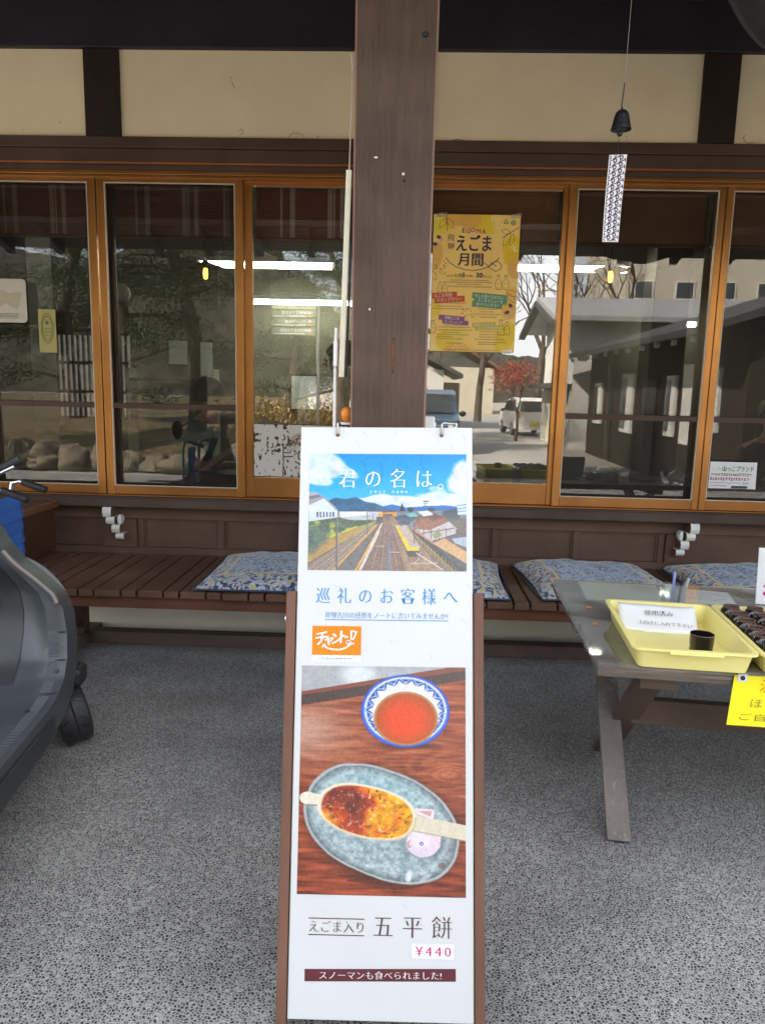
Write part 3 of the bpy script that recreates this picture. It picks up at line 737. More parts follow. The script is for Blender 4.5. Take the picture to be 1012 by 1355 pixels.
# ------------------------------------------------------------------ people
M['skin'] = plain('skin', (.50, .30, .21), .55, 0, .06, 20)
M['hair'] = plain('dark_hair', (.012, .010, .010), .5, 0, .3, 60)
M['teal'] = plain('teal_shirt', (.05, .125, .14), .8, 0, .15, 20)
M['beige'] = plain('beige_jacket', (.36, .27, .14), .8, 0, .12, 14)
M['navy'] = plain('dark_clothes', (.02, .02, .028), .8, 0, .15, 20)
def skin_mesh(name, joints, edges, mat, parent, root=None, sub=1):
    me = bpy.data.meshes.new(name); names = list(joints)
    me.from_pydata([joints[n][0] for n in names], [(names.index(a), names.index(b)) for a, b in edges], [])
    o = bpy.data.objects.new(name, me); col.objects.link(o)
    sk = o.modifiers.new('k', 'SKIN'); sk.use_smooth_shade = True
    lay = me.skin_vertices[0] if me.skin_vertices else None
    if lay is None:
        b = bmesh.new(); b.from_mesh(me); b.verts.layers.skin.verify(); b.to_mesh(me); b.free(); lay = me.skin_vertices[0]
    for i, n in enumerate(names):
        rr = joints[n][1]; lay.data[i].radius = rr if isinstance(rr, tuple) else (rr, rr); lay.data[i].use_root = (n == (root or names[0]))
    q = o.modifiers.new('u', 'SUBSURF'); q.levels = q.render_levels = sub
    dg = bpy.context.evaluated_depsgraph_get(); n2 = bpy.data.meshes.new_from_object(o.evaluated_get(dg), depsgraph=dg)
    bpy.data.objects.remove(o); bpy.data.meshes.remove(me); n2.materials.clear(); n2.materials.append(mat)
    for p in n2.polygons: p.use_smooth = True
    n2.name = name
    return link(n2, name, parent)
def head_mesh(hd, look, parent, hair, longhair=False):
    """head grows from the body mesh; features and hair are set on it. look: heading angle"""
    c, s = math.cos(look), math.sin(look)
    F = lambda f, l, u: (hd[0]+f*c-l*s, hd[1]+f*s+l*c, hd[2]+u)
    mb = MB()
    mb.ell(F(.100, .032, .012), (.008, .008, .006), 8, 6).ell(F(.100, -.032, .012), (.008, .008, .006), 8, 6)
    mb.build('eyes', M['hair'], parent, smooth=True)
    MB().tube([F(.098, 0, .015), F(.116, 0, -.018), F(.100, 0, -.026)], [.006, .012, .008], 8).build('nose', M['skin'], parent, smooth=True)
    M.setdefault('lip', plain('lips', (.36, .13, .11), .5))
    MB().tube([F(.094, .022, -.055), F(.103, 0, -.056), F(.094, -.022, -.055)], [.003, .006, .003], 6).build('mouth', M['lip'], parent, smooth=True)
    for l in (.078, -.078): MB().ell(F(0, l, -.005), (.016, .010, .030), 8, 8).build('ear', M['skin'], parent, smooth=True)
    hb = MB()
    def cap(u, v):
        a = 2*math.pi*u; e = v*math.pi*.62
        fr = math.cos(a); lim = e*(1.0 if fr < .3 else 1-.38*(fr-.3)/.7)
        q = Vector((math.sin(lim)*fr*.118-.014, math.sin(lim)*math.sin(a)*.100, math.cos(lim)*.128+.03))
        return F(q.x, q.y, q.z)
    hb.grid(cap, 20, 9)
    if longhair: hb.grid(lambda u, v: F(-.02-.085*math.cos((u-.5)*2.6)+.02, .098*math.sin((u-.5)*2.6), .03-.33*v), 12, 6)
    hb.build('hair', M['hair'], parent, smooth=True, solid=.012)
def hand(j, e, wrist, d, side, pre, curl=.5):
    """palm, four unequal fingers and a thumb as chains from the wrist"""
    d = Vector(d).normalized(); side = Vector(side).normalized(); dn = d.cross(side).normalized()
    wv = Vector(wrist); j[pre+'palm'] = (tuple(wv+d*.055), (.020, .032)); e.append((pre+'wrist', pre+'palm'))
    for k, (ln, off) in enumerate(((.072, .030), (.082, .010), (.076, -.010), (.058, -.030))):
        b = wv+d*.085+side*off; m1 = b+d*ln*.5+dn*ln*.18*curl; m2 = m1+d*ln*.4*(1-.4*curl)+dn*ln*.45*curl
        for q, pnt, rd in (('a', b, .0095), ('b', m1, .0085), ('c', m2, .007)): j[f'{pre}f{k}{q}'] = (tuple(pnt), rd)
        e += [(pre+'palm', f'{pre}f{k}a'), (f'{pre}f{k}a', f'{pre}f{k}b'), (f'{pre}f{k}b', f'{pre}f{k}c')]
    t0 = wv+d*.035+side*.034; t1 = t0+d*.035+side*.022+dn*.02
    j[pre+'ta'] = (tuple(t0), .011); j[pre+'tb'] = (tuple(t1), .009); e += [(pre+'palm', pre+'ta'), (pre+'ta', pre+'tb')]
def person(label, hip, look, head, arms, seated, top, name='person', sleeve=.5, longhair=False):
    """hip and head in world metres; arms: two (elbow, wrist) pairs, left then right; seated: thighs go forward"""
    r = thing(name, label, 'person', (hip[0], hip[1], .1))
    c, s = math.cos(look), math.sin(look); o = ORI[r]
    W = lambda p: tuple(Vector(p)-o)
    D = lambda f, l, u, b=hip: (b[0]+f*c-l*s, b[1]+f*s+l*c, b[2]+u)
    hd = Vector(head); nk = hd-Vector((.01*c, .01*s, .115)); ch = Vector(D(0, 0, 0)).lerp(nk, .74); wa = Vector(D(0, 0, 0)).lerp(nk, .32)
    j = {'hip': (W(hip), (.145, .115)), 'waist': (W(wa), (.125, .105)), 'chest': (W(ch), (.15, .11)), 'neck': (W(nk), .052), 'jaw': (W(hd+Vector((.02*c, .02*s, -.045))), .070), 'skull': (W(hd+Vector((0, 0, .035))), (.083, .092)), 'top': (W(hd+Vector((-.005*c, -.005*s, .10))), .05)}
    e = [('hip', 'waist'), ('waist', 'chest'), ('chest', 'neck'), ('neck', 'jaw'), ('jaw', 'skull'), ('skull', 'top')]
    cj = {k: j[k] for k in ('hip', 'waist', 'chest')}; ce = [('hip', 'waist'), ('waist', 'chest')]
    cj = {k: (v[0], tuple(x+.012 for x in v[1])) for k, v in cj.items()}; cj['col'] = (W(nk-Vector((0, 0, .03))), .066); ce.append(('chest', 'col'))
    for sd, (el, wr), n in ((1, arms[0], 'L'), (-1, arms[1], 'R')):
        sh = Vector(ch)+Vector((-s*sd*.175, c*sd*.175, .045)); el, wr = Vector(el), Vector(wr)
        j[n+'sh'] = (W(sh), .058); j[n+'el'] = (W(el), .042); j[n+'wrist'] = (W(wr), .027)
        e += [('chest', n+'sh'), (n+'sh', n+'el'), (n+'el', n+'wrist')]
        dv = (wr-el).normalized(); hand(j, e, W(wr), dv, dv.cross(Vector((0, 0, 1))) if abs(dv.z) < .9 else (1, 0, 0), n)
        cj[n+'sh'] = (j[n+'sh'][0], .070); ce.append(('chest', n+'sh'))
        if sleeve < .99: cj[n+'cuff'] = (W(sh.lerp(el, sleeve+.25)), .060); ce.append((n+'sh', n+'cuff'))
        else:
            cj[n+'el'] = (W(el), .056); cj[n+'cuff'] = (W(el.lerp(wr, .93)), .042); ce += [(n+'sh', n+'el'), (n+'el', n+'cuff')]
    tj = {'hip': (W(hip), (.152, .125))}; te = []
    for sd, n in ((1, 'L'), (-1, 'R')):
        th = D(.02, sd*.09, -.02)
        if seated: kn = D(.42, sd*.11, .0); an = D(.40, sd*.11, .16-hip[2]); to = D(.56, sd*.12, .13-hip[2])
        else: kn = D(.02, sd*.10, -.42); an = D(-.01, sd*.10, .17-hip[2]); to = D(.15, sd*.11, .13-hip[2])
        j[n+'th'] = (W(th), .085); j[n+'kn'] = (W(kn), .056); j[n+'an'] = (W(an), .036); j[n+'to'] = (W(to), (.036, .026))
        e += [('hip', n+'th'), (n+'th', n+'kn'), (n+'kn', n+'an'), (n+'an', n+'to')]
        tj[n+'th'] = (W(th), .096); tj[n+'kn'] = (W(kn), .068); tj[n+'an'] = (W(Vector(an)+Vector((0, 0, .03))), .052); te += [('hip', n+'th'), (n+'th', n+'kn'), (n+'kn', n+'an')]
    skin_mesh('body', j, e, M['skin'], r)
    skin_mesh('jacket' if sleeve > .99 else 'shirt', cj, ce, top, r)
    skin_mesh('trousers', tj, te, M['navy'], r)
    head_mesh(tuple(hd), look, r, None, longhair)
    return r
def chair(x, y, look, label):
    r = thing('dining_chair', label, 'chair', (x, y, .1), rot=None)
    c, s = math.cos(look), math.sin(look)
    def bx(f0, f1, l0, l1, z0, z1, nm):
        mat = Matrix(((c, -s, 0, x), (s, c, 0, y), (0, 0, 1, 0), (0, 0, 0, 1)))
        MB().box(f0, f1, l0, l1, z0, z1, 0, mat).build(nm, M['dimwood'], r)
    bx(-.2, .22, -.21, .21, .42, .455, 'seat'); bx(-.23, -.202, -.2, .2, .60, .86, 'backrest')
    for f in (-.216, .19):
        for l in (-.19, .19): bx(f-.02, f+.02, l-.02, l+.02, .1, .419 if f > 0 else .60, 'leg')
LOOK_A = R(35)
person('diner in a teal short-sleeved shirt leaning one bare forearm on the table', (-1.66, 5.16, .56), R(42), (-1.40, 5.22, 1.32), (((-1.52, 5.48, .80)), (-1.25, 5.62, .80)) and (((-1.50, 5.50, .82), (-1.24, 5.60, .82)), ((-1.46, 5.02, .80), (-1.20, 5.06, .98))), True, M['teal'], sleeve=.45)
chair(-1.68, 5.14, R(20), 'dark dining chair under the diner in the teal shirt')
person('person in a beige jacket bending towards the table behind the cream strip', (-.40, 5.35, .90), R(172), (-.50, 5.36, 1.60), (((-.66, 5.18, 1.12), (-.80, 5.24, .98)), ((-.62, 5.56, 1.12), (-.80, 5.58, .98))), False, M['beige'], sleeve=1)
person('person with long dark hair in dark clothes behind the handwritten card', (2.55, 5.25, .56), R(-110), (2.47, 5.16, 1.27), (((2.72, 5.02, .82), (2.60, 4.86, .90)), ((2.28, 5.10, .82), (2.36, 4.88, .90))), True, M['navy'], sleeve=1, longhair=True)
chair(2.57, 5.28, R(-110), 'dark dining chair under the long-haired person')

# ------------------------------------------------------------------ papers on the glass
def facade(name, label, cat, x, z, y):
    return thing(name, label, cat, (x, y, z), rot=(R(90), 0, 0))
r = facade('window_sticker', 'white rounded sticker with a tan bow shape on the leftmost pane', 'sticker', -2.44, 1.882, 4.434)
def rrect(w_, h, rad, n=6):
    o = []
    for cx, cy, a0 in ((w_/2-rad, h/2-rad, 0), (-w_/2+rad, h/2-rad, 90), (-w_/2+rad, -h/2+rad, 180), (w_/2-rad, -h/2+rad, 270)):
        o += [(cx+rad*math.cos(R(a0+90*i/n)), cy+rad*math.sin(R(a0+90*i/n))) for i in range(n+1)]
    return o
M['offw'] = flat('off_white_print', (.56, .52, .44)); M['tan'] = flat('tan_ink', (.47, .41, .30)); M['ink'] = flat('black_ink', (.03, .03, .03)); M['tan2'] = flat('pale_tan_ink', (.54, .49, .40))
MB().prism(rrect(.336, .250, .022), -.002, 0, 0, 'XY').build('card', M['offw'], r, local=True)
MB().prism([(-.15, .045), (-.10, .060), (-.04, .035), (.02, .062), (.07, .040), (.135, .055), (.142, .030), (.115, -.05), (.09, -.045), (.045, -.015), (-.01, -.05), (-.07, -.02), (-.14, -.05)], .0003, .0006, 0, 'XY').build('bow_shape', M['tan'], r, local=True)
text('Spot', .045, .012, hei=.035, mat=M['tan2'], parent=r, z=.0010, style='bold')
text('C', .045, .082, hei=.020, mat=M['tan2'], parent=r, z=.0010)
fine_print([(-.15, .115, -.077, .009), (-.15, .115, -.089, .009), (-.15, .115, -.100, .005)], .001, M['ink'], r, 4)
M['olive'] = flat('olive_paper', (.40, .36, .13)); M['oliveink'] = flat('olive_ink', (.11, .095, .03))
r = facade('window_label', 'olive yellow paper label with an oval emblem and a star', 'label', -2.155, 1.712, 4.434)
MB().box(-.052, .052, -.125, .125, -.0015, 0).build('paper', M['olive'], r, local=True)
strokes([[(.036*math.cos(a), .015+.085*math.sin(a)) for a in [6.283*i/24 for i in range(25)]], [(.029*math.cos(a), .015+.070*math.sin(a)) for a in [6.283*i/24 for i in range(25)]]], .0035, .0006, M['oliveink'], r, 'oval_emblem')
MB().prism([((.016 if i % 2 == 0 else .007)*math.sin(6.283*i/10), .048+(.016 if i % 2 == 0 else .007)*math.cos(6.283*i/10)) for i in range(10)], .0008, .0010, 0, 'XY').build('star', M['oliveink'], r, local=True)
fine_print([(-.018, .018, .012, .010), (-.020, .020, -.006, .010), (-.016, .016, -.026, .008)], .0008, M['oliveink'], r, 9)
r = facade('handwritten_card', 'white handwritten card with green and red brush lettering in the right window', 'card', 1.922, .960, 4.434)
MB().grid(lambda u, v: (-.138+.272*u, -.079+.158*v, .012*max(0, u-.8)*(1-v)*4), 8, 4).build('paper', M['paper'], r, local=True, solid=.001)
M['green_ink'] = flat('green_ink', (.05, .27, .035)); M['red_ink'] = flat('red_brown_ink', (.33, .075, .045)); M['grey_ink'] = flat('grey_ink', (.28, .28, .27)); M['dkgreen'] = flat('dark_green_print', (.055, .085, .06))
text('山っこブランド', .026, .040, wid=.180, hei=.034, mat=M['green_ink'], parent=r, z=.0025, style='bold')
text('ここの', -.102, .038, wid=.050, hei=.018, mat=M['grey_ink'], parent=r, z=.0025, style='thin')
fine_print([(-.128, .098, .004, .018), (-.132, .110, -.022, .020)], .0025, M['red_ink'], r, 13, 'handwriting')
strokes([[(-.13, -.045), (-.03, -.044), (-.018, -.051), (-.008, -.043), (.05, -.045)]], .0022, .0025, M['red_ink'], r, 'underline')
fine_print([(.06, .125, -.045, .014)], .0025, M['green_ink'], r, 17, 'handwriting'); fine_print([(-.130, -.03, -.062, .010)], .0025, M['grey_ink'], r, 19)
rect(-.005, .10, -.077, -.062, .0028, M['dkgreen'], r, 'green_strip')

# weathered carved signboard standing in the window left of the post
r = facade('carved_signboard', 'weathered brown signboard with flaking white paint and carved brush characters', 'signboard', -.63, 1.035, 4.448)
MB().box(-.305, .305, -.160, .162, -.025, -.001).build('board', M['apron'], r, local=True, bevel=.004)
cv = Cv(330, 170, lambda x, y: (x/950., (y-125)/470.), (226, 222, 212))
flake = fbm(170, 330, 16, 5, 4, 2.2); streak = fbm(170, 330, 3, 9, 3, 12); edge = np.minimum(cv.X, .03)*8+np.minimum(1-cv.X, .06)*3
mask = ((flake*.6+streak*.4+edge*.25) < .50).astype(float)
brn = (98, 72, 56)
cv.put(mask, brn)
cv.ell(410, 270, 75, 45, brn, -.6, .75, .9); cv.put((fbm(170, 330, 30, 77, 2, 2) > .55)*cv.emask(430, 280, 110, 60, -.6, .6), (226, 222, 212), .9)
for pts, wd in (([(180, 295), (185, 325), (165, 335)], 9), ([(205, 330), (228, 310), (245, 318)], 8), ([(215, 365), (238, 372)], 9), ([(285, 215), (300, 245), (285, 262)], 10), ([(282, 300), (282, 425)], 11), ([(295, 375), (345, 378), (358, 350)], 9), ([(285, 415), (370, 408)], 10), ([(430, 370), (425, 420), (455, 445), (505, 470)], 11), ([(480, 350), (470, 395), (490, 440)], 9), ([(385, 395), (415, 375)], 8), ([(395, 455), (450, 480), (470, 520)], 10), ([(285, 430), (278, 590)], 9), ([(560, 260), (640, 250)], 12), ([(600, 200), (600, 520)], 13), ([(540, 380), (680, 360)], 12), ([(760, 240), (720, 420), (680, 500)], 12), ([(770, 330), (860, 480)], 13)):
    cv.line(pts, wd, (66, 50, 42))
M['printm'] = attr_mat('flaking_paint', .8, .15)
cv.sheet('painted_face', .60, .312, r, M['printm'], -.300, -.155, .0005)

# ------------------------------------------------------------------ the yellow event poster
PW, PH = .492, .764
r = poster = facade('event_poster', 'yellow autumn event poster taped to the window right of the post', 'poster', .3545, 2.027, 4.454)
def pc(x, y):
    v = (y-25)/1302.; return ((x-(85-40*v))/(835-30*v), v)
def pp(x, y):
    u, v = pc(x, y); return (u-.5)*PW, (.5-v)*PH
cv = Cv(250, 388, pc, (255, 212, 120))
n1 = fbm(388, 250, 3, 3, 3); g = (.93+.14*n1)[..., None]; cv.a = np.clip(cv.a*g, 0, 1)
for cx, cy, rx, ry, cc, rot in ((150, 90, 90, 95, (240, 214, 60), .3), (560, 95, 85, 80, (238, 205, 40), .5), (620, 170, 40, 30, (240, 212, 50), 0), (845, 330, 75, 85, (240, 205, 30), .4), (830, 430, 60, 55, (236, 196, 40), 0), (320, 60, 110, 60, (236, 178, 80), 0), (430, 70, 90, 70, (233, 176, 84), .2), (90, 420, 60, 110, (236, 178, 84), .2), (870, 520, 60, 80, (236, 178, 84), 0), (85, 900, 60, 75, (240, 208, 70), 0), (790, 1150, 75, 90, (240, 206, 56), .3), (740, 1250, 60, 70, (242, 205, 60), 0), (200, 1210, 70, 80, (243, 205, 60), .2), (310, 1310, 90, 60, (238, 184, 84), 0), (820, 860, 60, 130, (238, 186, 90), .2), (300, 1150, 60, 60, (244, 212, 90), 0)):
    k = cv.emask(cx, cy, rx*1.25, ry*1.25, rot, .22); k = k*np.clip(.55+1.0*fbm(388, 250, 5, int(cx), 3), 0, 1); cv.put(k, cc, .9)
for i in range(60):
    x, y = rng.choice(((120, 60), (690, 60), (860, 320), (830, 1020), (90, 1270), (320, 1270))); cv.ell(x+rng.uniform(-55, 55), y+rng.uniform(-40, 40), 6, 6, (250, 236, 200), 0, .9, .3)
for i in range(46):
    x, y = rng.choice(((160, 530), (150, 500), (410, 965))); cv.ell(x+rng.uniform(-60, 55), y+rng.uniform(-55, 60), 3.5, 5.5, (96, 70, 50), .5, .9, .3)
for x, y, rr in ((135, 240, .5), (100, 305, .2), (820, 875, .6), (785, 940, -.3)):
    cv.ell(x, y, 24, 17, (104, 50, 72), rr); cv.ell(x+22, y+24, 17, 22, (214, 178, 150), .4, .8)
ln = (148, 108, 46)
def leaf(x, y, a, ln_, w_):
    c, s = math.cos(a), math.sin(a); P1 = [(x+ln_*t*c-w_*math.sin(math.pi*t)*s, y+ln_*t*s+w_*math.sin(math.pi*t)*c) for t in [i/10 for i in range(11)]]; P2 = [(x+ln_*t*c+w_*math.sin(math.pi*t)*s, y+ln_*t*s-w_*math.sin(math.pi*t)*c) for t in [i/10 for i in range(11)]]
    cv.line(P1, 4, ln); cv.line(P2, 4, ln)
for q in ((210, 60, 2.2, 120, 24), (215, 62, 1.0, 110, 26), (205, 30, 1.5, 150, 2), (820, 190, -2.9, 90, 22), (820, 195, 2.1, 140, 28), (850, 200, 1.9, 110, 22), (900, 140, 2.6, 190, 2), (70, 560, 1.2, 90, 26), (780, 740, .3, 110, 30), (790, 760, .9, 110, 24)): leaf(*q)
fig = (126, 92, 62)
for x, y, k in ((705, 600, 1), (775, 600, 1), (145, 668, .8), (190, 668, .8), (728, 1025, 1.1), (782, 1045, .9), (80, 1040, .9)):
    cv.ell(x, y, 17*k, 17*k, fig, 0, .8); cv.ell(x, y+4*k, 12*k, 13*k, (240, 205, 140)); cv.line([(x-6*k, y+18*k), (x-34*k, y+60*k), (x-26*k, y+120*k), (x+22*k, y+122*k), (x+30*k, y+58*k), (x+6*k, y+18*k)], 4, fig)
    cv.line([(x-16*k, y+60*k), (x+16*k, y+70*k)], 3, fig); cv.line([(x-10*k, y+90*k), (x-8*k, y+118*k)], 3, fig)
cv.line([(200, 430), (240, 478), (300, 515), (380, 540), (460, 547), (540, 535), (620, 505), (680, 455), (710, 425)], 6, (70, 52, 60))
cv.line([(570, 470), (620, 520), (680, 552), (725, 530), (735, 490), (700, 455), (650, 470), (600, 510)], 5, (70, 52, 60)); cv.line([(630, 470), (680, 500)], 5, (70, 52, 60))
for cx in (765, 790, 778): cv.ell(cx, 98 if cx != 778 else 75, 11, 11, (92, 150, 80)); cv.ell(cx, 98 if cx != 778 else 75, 5, 5, (243, 205, 110))
cv.ell(847, 97, 25, 25, (110, 158, 96)); cv.ell(847, 97, 15, 15, (200, 200, 110)); cv.ell(847, 97, 8, 8, (90, 140, 80))
cv.sheet('printed_sheet', PW, PH, poster, M['printp'], -PW/2, -PH/2, 0, .98)
MB().box(-PW/2, PW/2, -PH/2, PH/2, -.0012, -.0004).build('backing', M['paper'], poster, local=True)
M['plum'] = flat('plum_ink', (.060, .030, .062)); M['pw'] = flat('pale_print', (.82, .78, .66))
for ch, x, y, cc in (('E', 372, 172, (.03, .16, .09)), ('G', 415, 178, (.50, .12, .05)), ('O', 461, 168, (.20, .16, .24)), ('M', 515, 178, (.55, .14, .15)), ('A', 565, 182, (.42, .10, .06))):
    a, b = pp(x, y); text(ch, a, b, hei=.0245, mat=flat('letter_ink', cc), parent=poster, z=.0010, style='bold')
a, b = pp(250, 245); text('飛', a, b, hei=.037, mat=M['plum'], parent=poster, z=.001)
a, b = pp(250, 320); text('騨', a, b, hei=.037, mat=M['plum'], parent=poster, z=.001)
a, b = pp(470, 288); text('えごま', a, b, wid=.198, hei=.088, mat=M['plum'], parent=poster, z=.001, style='bold')
a, b = pp(438, 445); text('月間', a, b, wid=.142, hei=.068, mat=M['plum'], parent=poster, z=.001, style='bold')
a, b = pp(240, 600); text('2024年', a, b, wid=.042, hei=.012, mat=M['plum'], parent=poster, z=.001)
a, b = pp(322, 598); text('11月', a, b, wid=.040, hei=.022, mat=M['plum'], parent=poster, z=.001, style='bold')
a, b = pp(371, 590); text('1', a, b, hei=.029, mat=M['plum'], parent=poster, z=.001, style='bold')
a, b = pp(428, 600); text('日(金)–', a, b, wid=.058, hei=.019, mat=M['plum'], parent=poster, z=.001)
a, b = pp(521, 590); text('30', a, b, hei=.028, mat=M['plum'], parent=poster, z=.001, style='bold')
a, b = pp(598, 602); text('日(土)', a, b, wid=.050, hei=.019, mat=M['plum'], parent=poster, z=.001)
def prow(x0, x1, y, h):
    a, b = pp(x0, y); c, d = pp(x1, y); return (a, c, b, h)
fine_print([prow(245, 605, 640, .0068), prow(212, 640, 660, .0068), prow(308, 540, 681, .0068), prow(216, 636, 702, .0068), prow(85, 395, 860, .006), prow(105, 355, 890, .006), prow(70, 435, 915, .006), prow(505, 690, 912, .006), prow(535, 665, 938, .006), prow(455, 730, 962, .006), prow(525, 685, 990, .006),
            prow(175, 365, 1070, .006), prow(125, 430, 1092, .006), prow(118, 455, 1120, .0065), prow(165, 330, 1145, .006), prow(112, 418, 1165, .006), prow(110, 262, 1185, .0065), prow(105, 360, 1206, .006), prow(200, 355, 1246, .006), prow(520, 690, 1130, .006), prow(520, 705, 1158, .006), prow(515, 700, 1182, .006), prow(470, 760, 1205, .006), prow(505, 780, 1232, .006), prow(505, 680, 1252, .006), prow(165, 700, 1310, .0045)], .001, M['plum'], poster, 31)
def label_block(rows, colr, name):
    m = flat(name, colr)
    for n_, (s, x0, x1, y0, y1, rot, tx0, tx1) in enumerate(rows):
        a, b = pp(x0, y1); c, d = pp(x1, y0); rect(a, c, b, d, .0006+.0002*n_, m, poster, 'label_block', rot)
        e, f = pp((tx0+tx1)/2, (y0+y1)/2); g_, _ = pp(tx0, y0); h_, _ = pp(tx1, y0)
        text(s, e, f, wid=h_-g_, hei=abs(d-b)*.62, mat=M['pw'], parent=poster, z=.0014, style='sans', rot=rot)
label_block([('えごま月間', 66, 310, 757, 815, R(4), 88, 258), ('スタンプラリー', 92, 382, 797, 855, R(4), 112, 352)], (.60, .10, .035), 'red_label_ink')
label_block([('今しか食べられない', 452, 788, 763, 822, R(-4), 475, 758), ('えごまメニューを', 470, 788, 802, 858, R(-4), 508, 748), ('食べつくそう！', 450, 742, 842, 900, R(-4), 490, 700)], (.13, .30, .16), 'green_label_ink')
label_block([('飛騨えごま', 130, 382, 980, 1030, R(-4), 190, 328), ('ワークショップ', 165, 418, 1020, 1065, R(-4), 188, 356)], (.29, .10, .24), 'purple_label_ink')
label_block([('飛騨フェスにて', 452, 676, 1040, 1085, R(3), 470, 655), ('えごま料理試食会', 478, 745, 1072, 1112, R(3), 512, 735)], (.60, .46, .06), 'mustard_label_ink')
M['tape'] = pane_mat('clear_tape', .06, (.9, .9, .86), 0, .1, ((.8, .8, .75), .25))
for x, y in ((-.20, .378), (.222, .378), (.205, -.378)): rect(x-.03, x+.03, y-.012, y+.012, .0020, M['tape'], poster, 'tape_strip', .1)

# ================================================================== A-frame sign in the middle
sign = thing('a_frame_sign', 'tall white menu signboard on a brown wooden A-frame in front of the post', 'signboard', (-.026, 1.426, .0426))
sign.rotation_mode = 'QUATERNION'
sign.rotation_quaternion = (Matrix.Rotation(R(74), 3, 'X') @ Matrix.Rotation(R(1.2), 3, 'Z')).to_quaternion()
sign.scale = (.97, .97, .97)
BW, BH = .425, 1.379
M['board'] = None
def board_mat():
    m, t, b = nodes('white_sign_board'); v = coords(t)
    n = noise(t, coords(t, (9, 3, 9)), 2.2, 9, .75); r = t.nodes.new('ShaderNodeMapRange'); r.inputs[1].default_value = .69; r.inputs[2].default_value = .78; r.inputs[4].default_value = .6
    t.links.new(n, r.inputs[0]); big = ramp(t, noise(t, v, 3, 4), [(.3, (.57, .585, .59)), (.7, (.61, .625, .63))])
    c = mixc(t, r.outputs[0], big, (.42, .42, .42)); t.links.new(c, b.inputs['Base Color']); b.inputs['Roughness'].default_value = .42; b.inputs['Specular IOR Level'].default_value = .4
    return m
M['board'] = board_mat()
MB().box(-BW/2, BW/2, 0, BH, -.013, 0).build('board', M['board'], sign, local=True, bevel=.0025)
M['cyan'] = flat('cyan_ink', (.012, .26, .60)); M['brownink'] = flat('dark_brown_ink', (.085, .040, .040)); M['maroon'] = flat('maroon_ink', (.105, .022, .030)); M['magenta'] = flat('magenta_ink', (.60, .012, .17)); M['orange'] = flat('orange_print', (.86, .205, .004)); M['w'] = flat('white_ink', (.82, .82, .82))
for s in (-1, 1):
    MB().box(s*.2265-.0115, s*.2265+.0115, -.046, .972, -.030, .004).build('upright', M['frame'], sign, local=True, bevel=.003)
MB().box(-.214, .214, .30, .34, -.040, -.0145).build('cross_rail', M['frame'], sign, local=True, bevel=.002)
MB().box(-.214, .214, .93, .965, -.040, -.0145).build('cross_rail', M['frame'], sign, local=True, bevel=.002)
MB().tube([(-.2385, .905, -.006), (-.2415, .905, -.006)], .006, 10).build('screw', M['white'], sign, local=True)
up_l = Vector((0, math.cos(R(16)), -math.sin(R(16))))   # board axes: the ground lies below the lean
for s in (-1, 1):
    a = Vector((s*.195, .93, -.046)); g = Vector((0, -math.cos(R(16)), -math.sin(R(16)))); back = Vector((0, math.sin(R(16)), -math.cos(R(16))))
    top_h = .97*.93*math.cos(R(16))+.0426
    b = a + (g*top_h + back*.30)/.97
    MB().bar(a, b, .024, .030, (1, 0, 0)).build('rear_leg', M['frame'], sign, local=True, bevel=.003)
for x, s in ((-.1206, 1), (.1367, -1)):
    mb = MB().tube([(x, 1.3605, .003), (x, 1.3665, .0075), (x, 1.386, .0078), (x+.0015*s, 1.3905, .004), (x+.004*s, 1.3905, -.018)] if s > 0 else [(x, 1.3595, .003), (x, 1.3645, .0075), (x, 1.384, .0078), (x+.004, 1.3885, .006), (x+.030, 1.3885, -.004), (x+.033, 1.388, -.018)], .0028, 8)
    mb.build('hook', M['steel'], sign, local=True, smooth=True)
    MB().lathe([(.0005, .002), (.0045, .0018), (.0052, 0)], (x, 1.3595, .0005), 10).build('hook_hole', M['rust'], sign, local=True)

# picture 1: a small railway station seen along the tracks from above
q = lambda x, y: ((x-lerp(85, 68, (y-203)/630))/(918-lerp(85, 68, (y-203)/630)), (y-(195+17*(x-85)/833))/630.)
def lerp(a, b, t): return a+(b-a)*t
cv = Cv(336, 252, q, (20, 150, 225))
Y = cv.Y[..., None]
cv.a = (1-np.clip(Y/.52, 0, 1))*np.array((2, 146, 226))/255 + np.clip(Y/.52, 0, 1)*np.array((90, 196, 240))/255
cl = fbm(252, 336, 3, 21, 6, 1.6)
def cloud(cx, cy, rx, ry, rot=0, al=1.0):
    k = cv.emask(cx, cy, rx, ry, rot, .9); k = np.clip((k*1.25+cl*1.1-1.05)*3.2, 0, 1)
    sh = np.clip(.80+.35*fbm(252, 336, 9, int(cx)+3, 4, 1.5), 0, 1)[..., None]; cv.put(k, np.clip(np.array((236, 243, 250))/255*sh, 0, 1), al)
cloud(125, 245, 160, 80, .35, .9); cloud(110, 330, 110, 40, .3, .9); cloud(930, 350, 130, 110, -.4); cloud(560, 478, 330, 50, .02, .95); cloud(820, 460, 170, 45, .1, .9); cloud(765, 405, 50, 20, .2, .6); cloud(270, 290, 90, 30, .5, .7)
cv.poly([(350, 480), (430, 500), (520, 478), (600, 497), (700, 490), (800, 487), (870, 495), (918, 500), (918, 560), (350, 560)], (58, 118, 190))
cv.poly([(170, 460), (220, 438), (270, 446), (330, 436), (380, 462), (430, 470), (480, 492), (520, 505), (540, 530), (170, 540)], (62, 106, 150))
cv.put(cv.pmask([(170, 460), (220, 438), (270, 446), (330, 436), (380, 462), (430, 470), (480, 492), (520, 505), (540, 530), (170, 540)])*(fbm(252, 336, 22, 8, 3) > .52), (54, 96, 120), .7)
cv.poly([(60, 512), (950, 512), (950, 860), (60, 860)], (134, 110, 92))
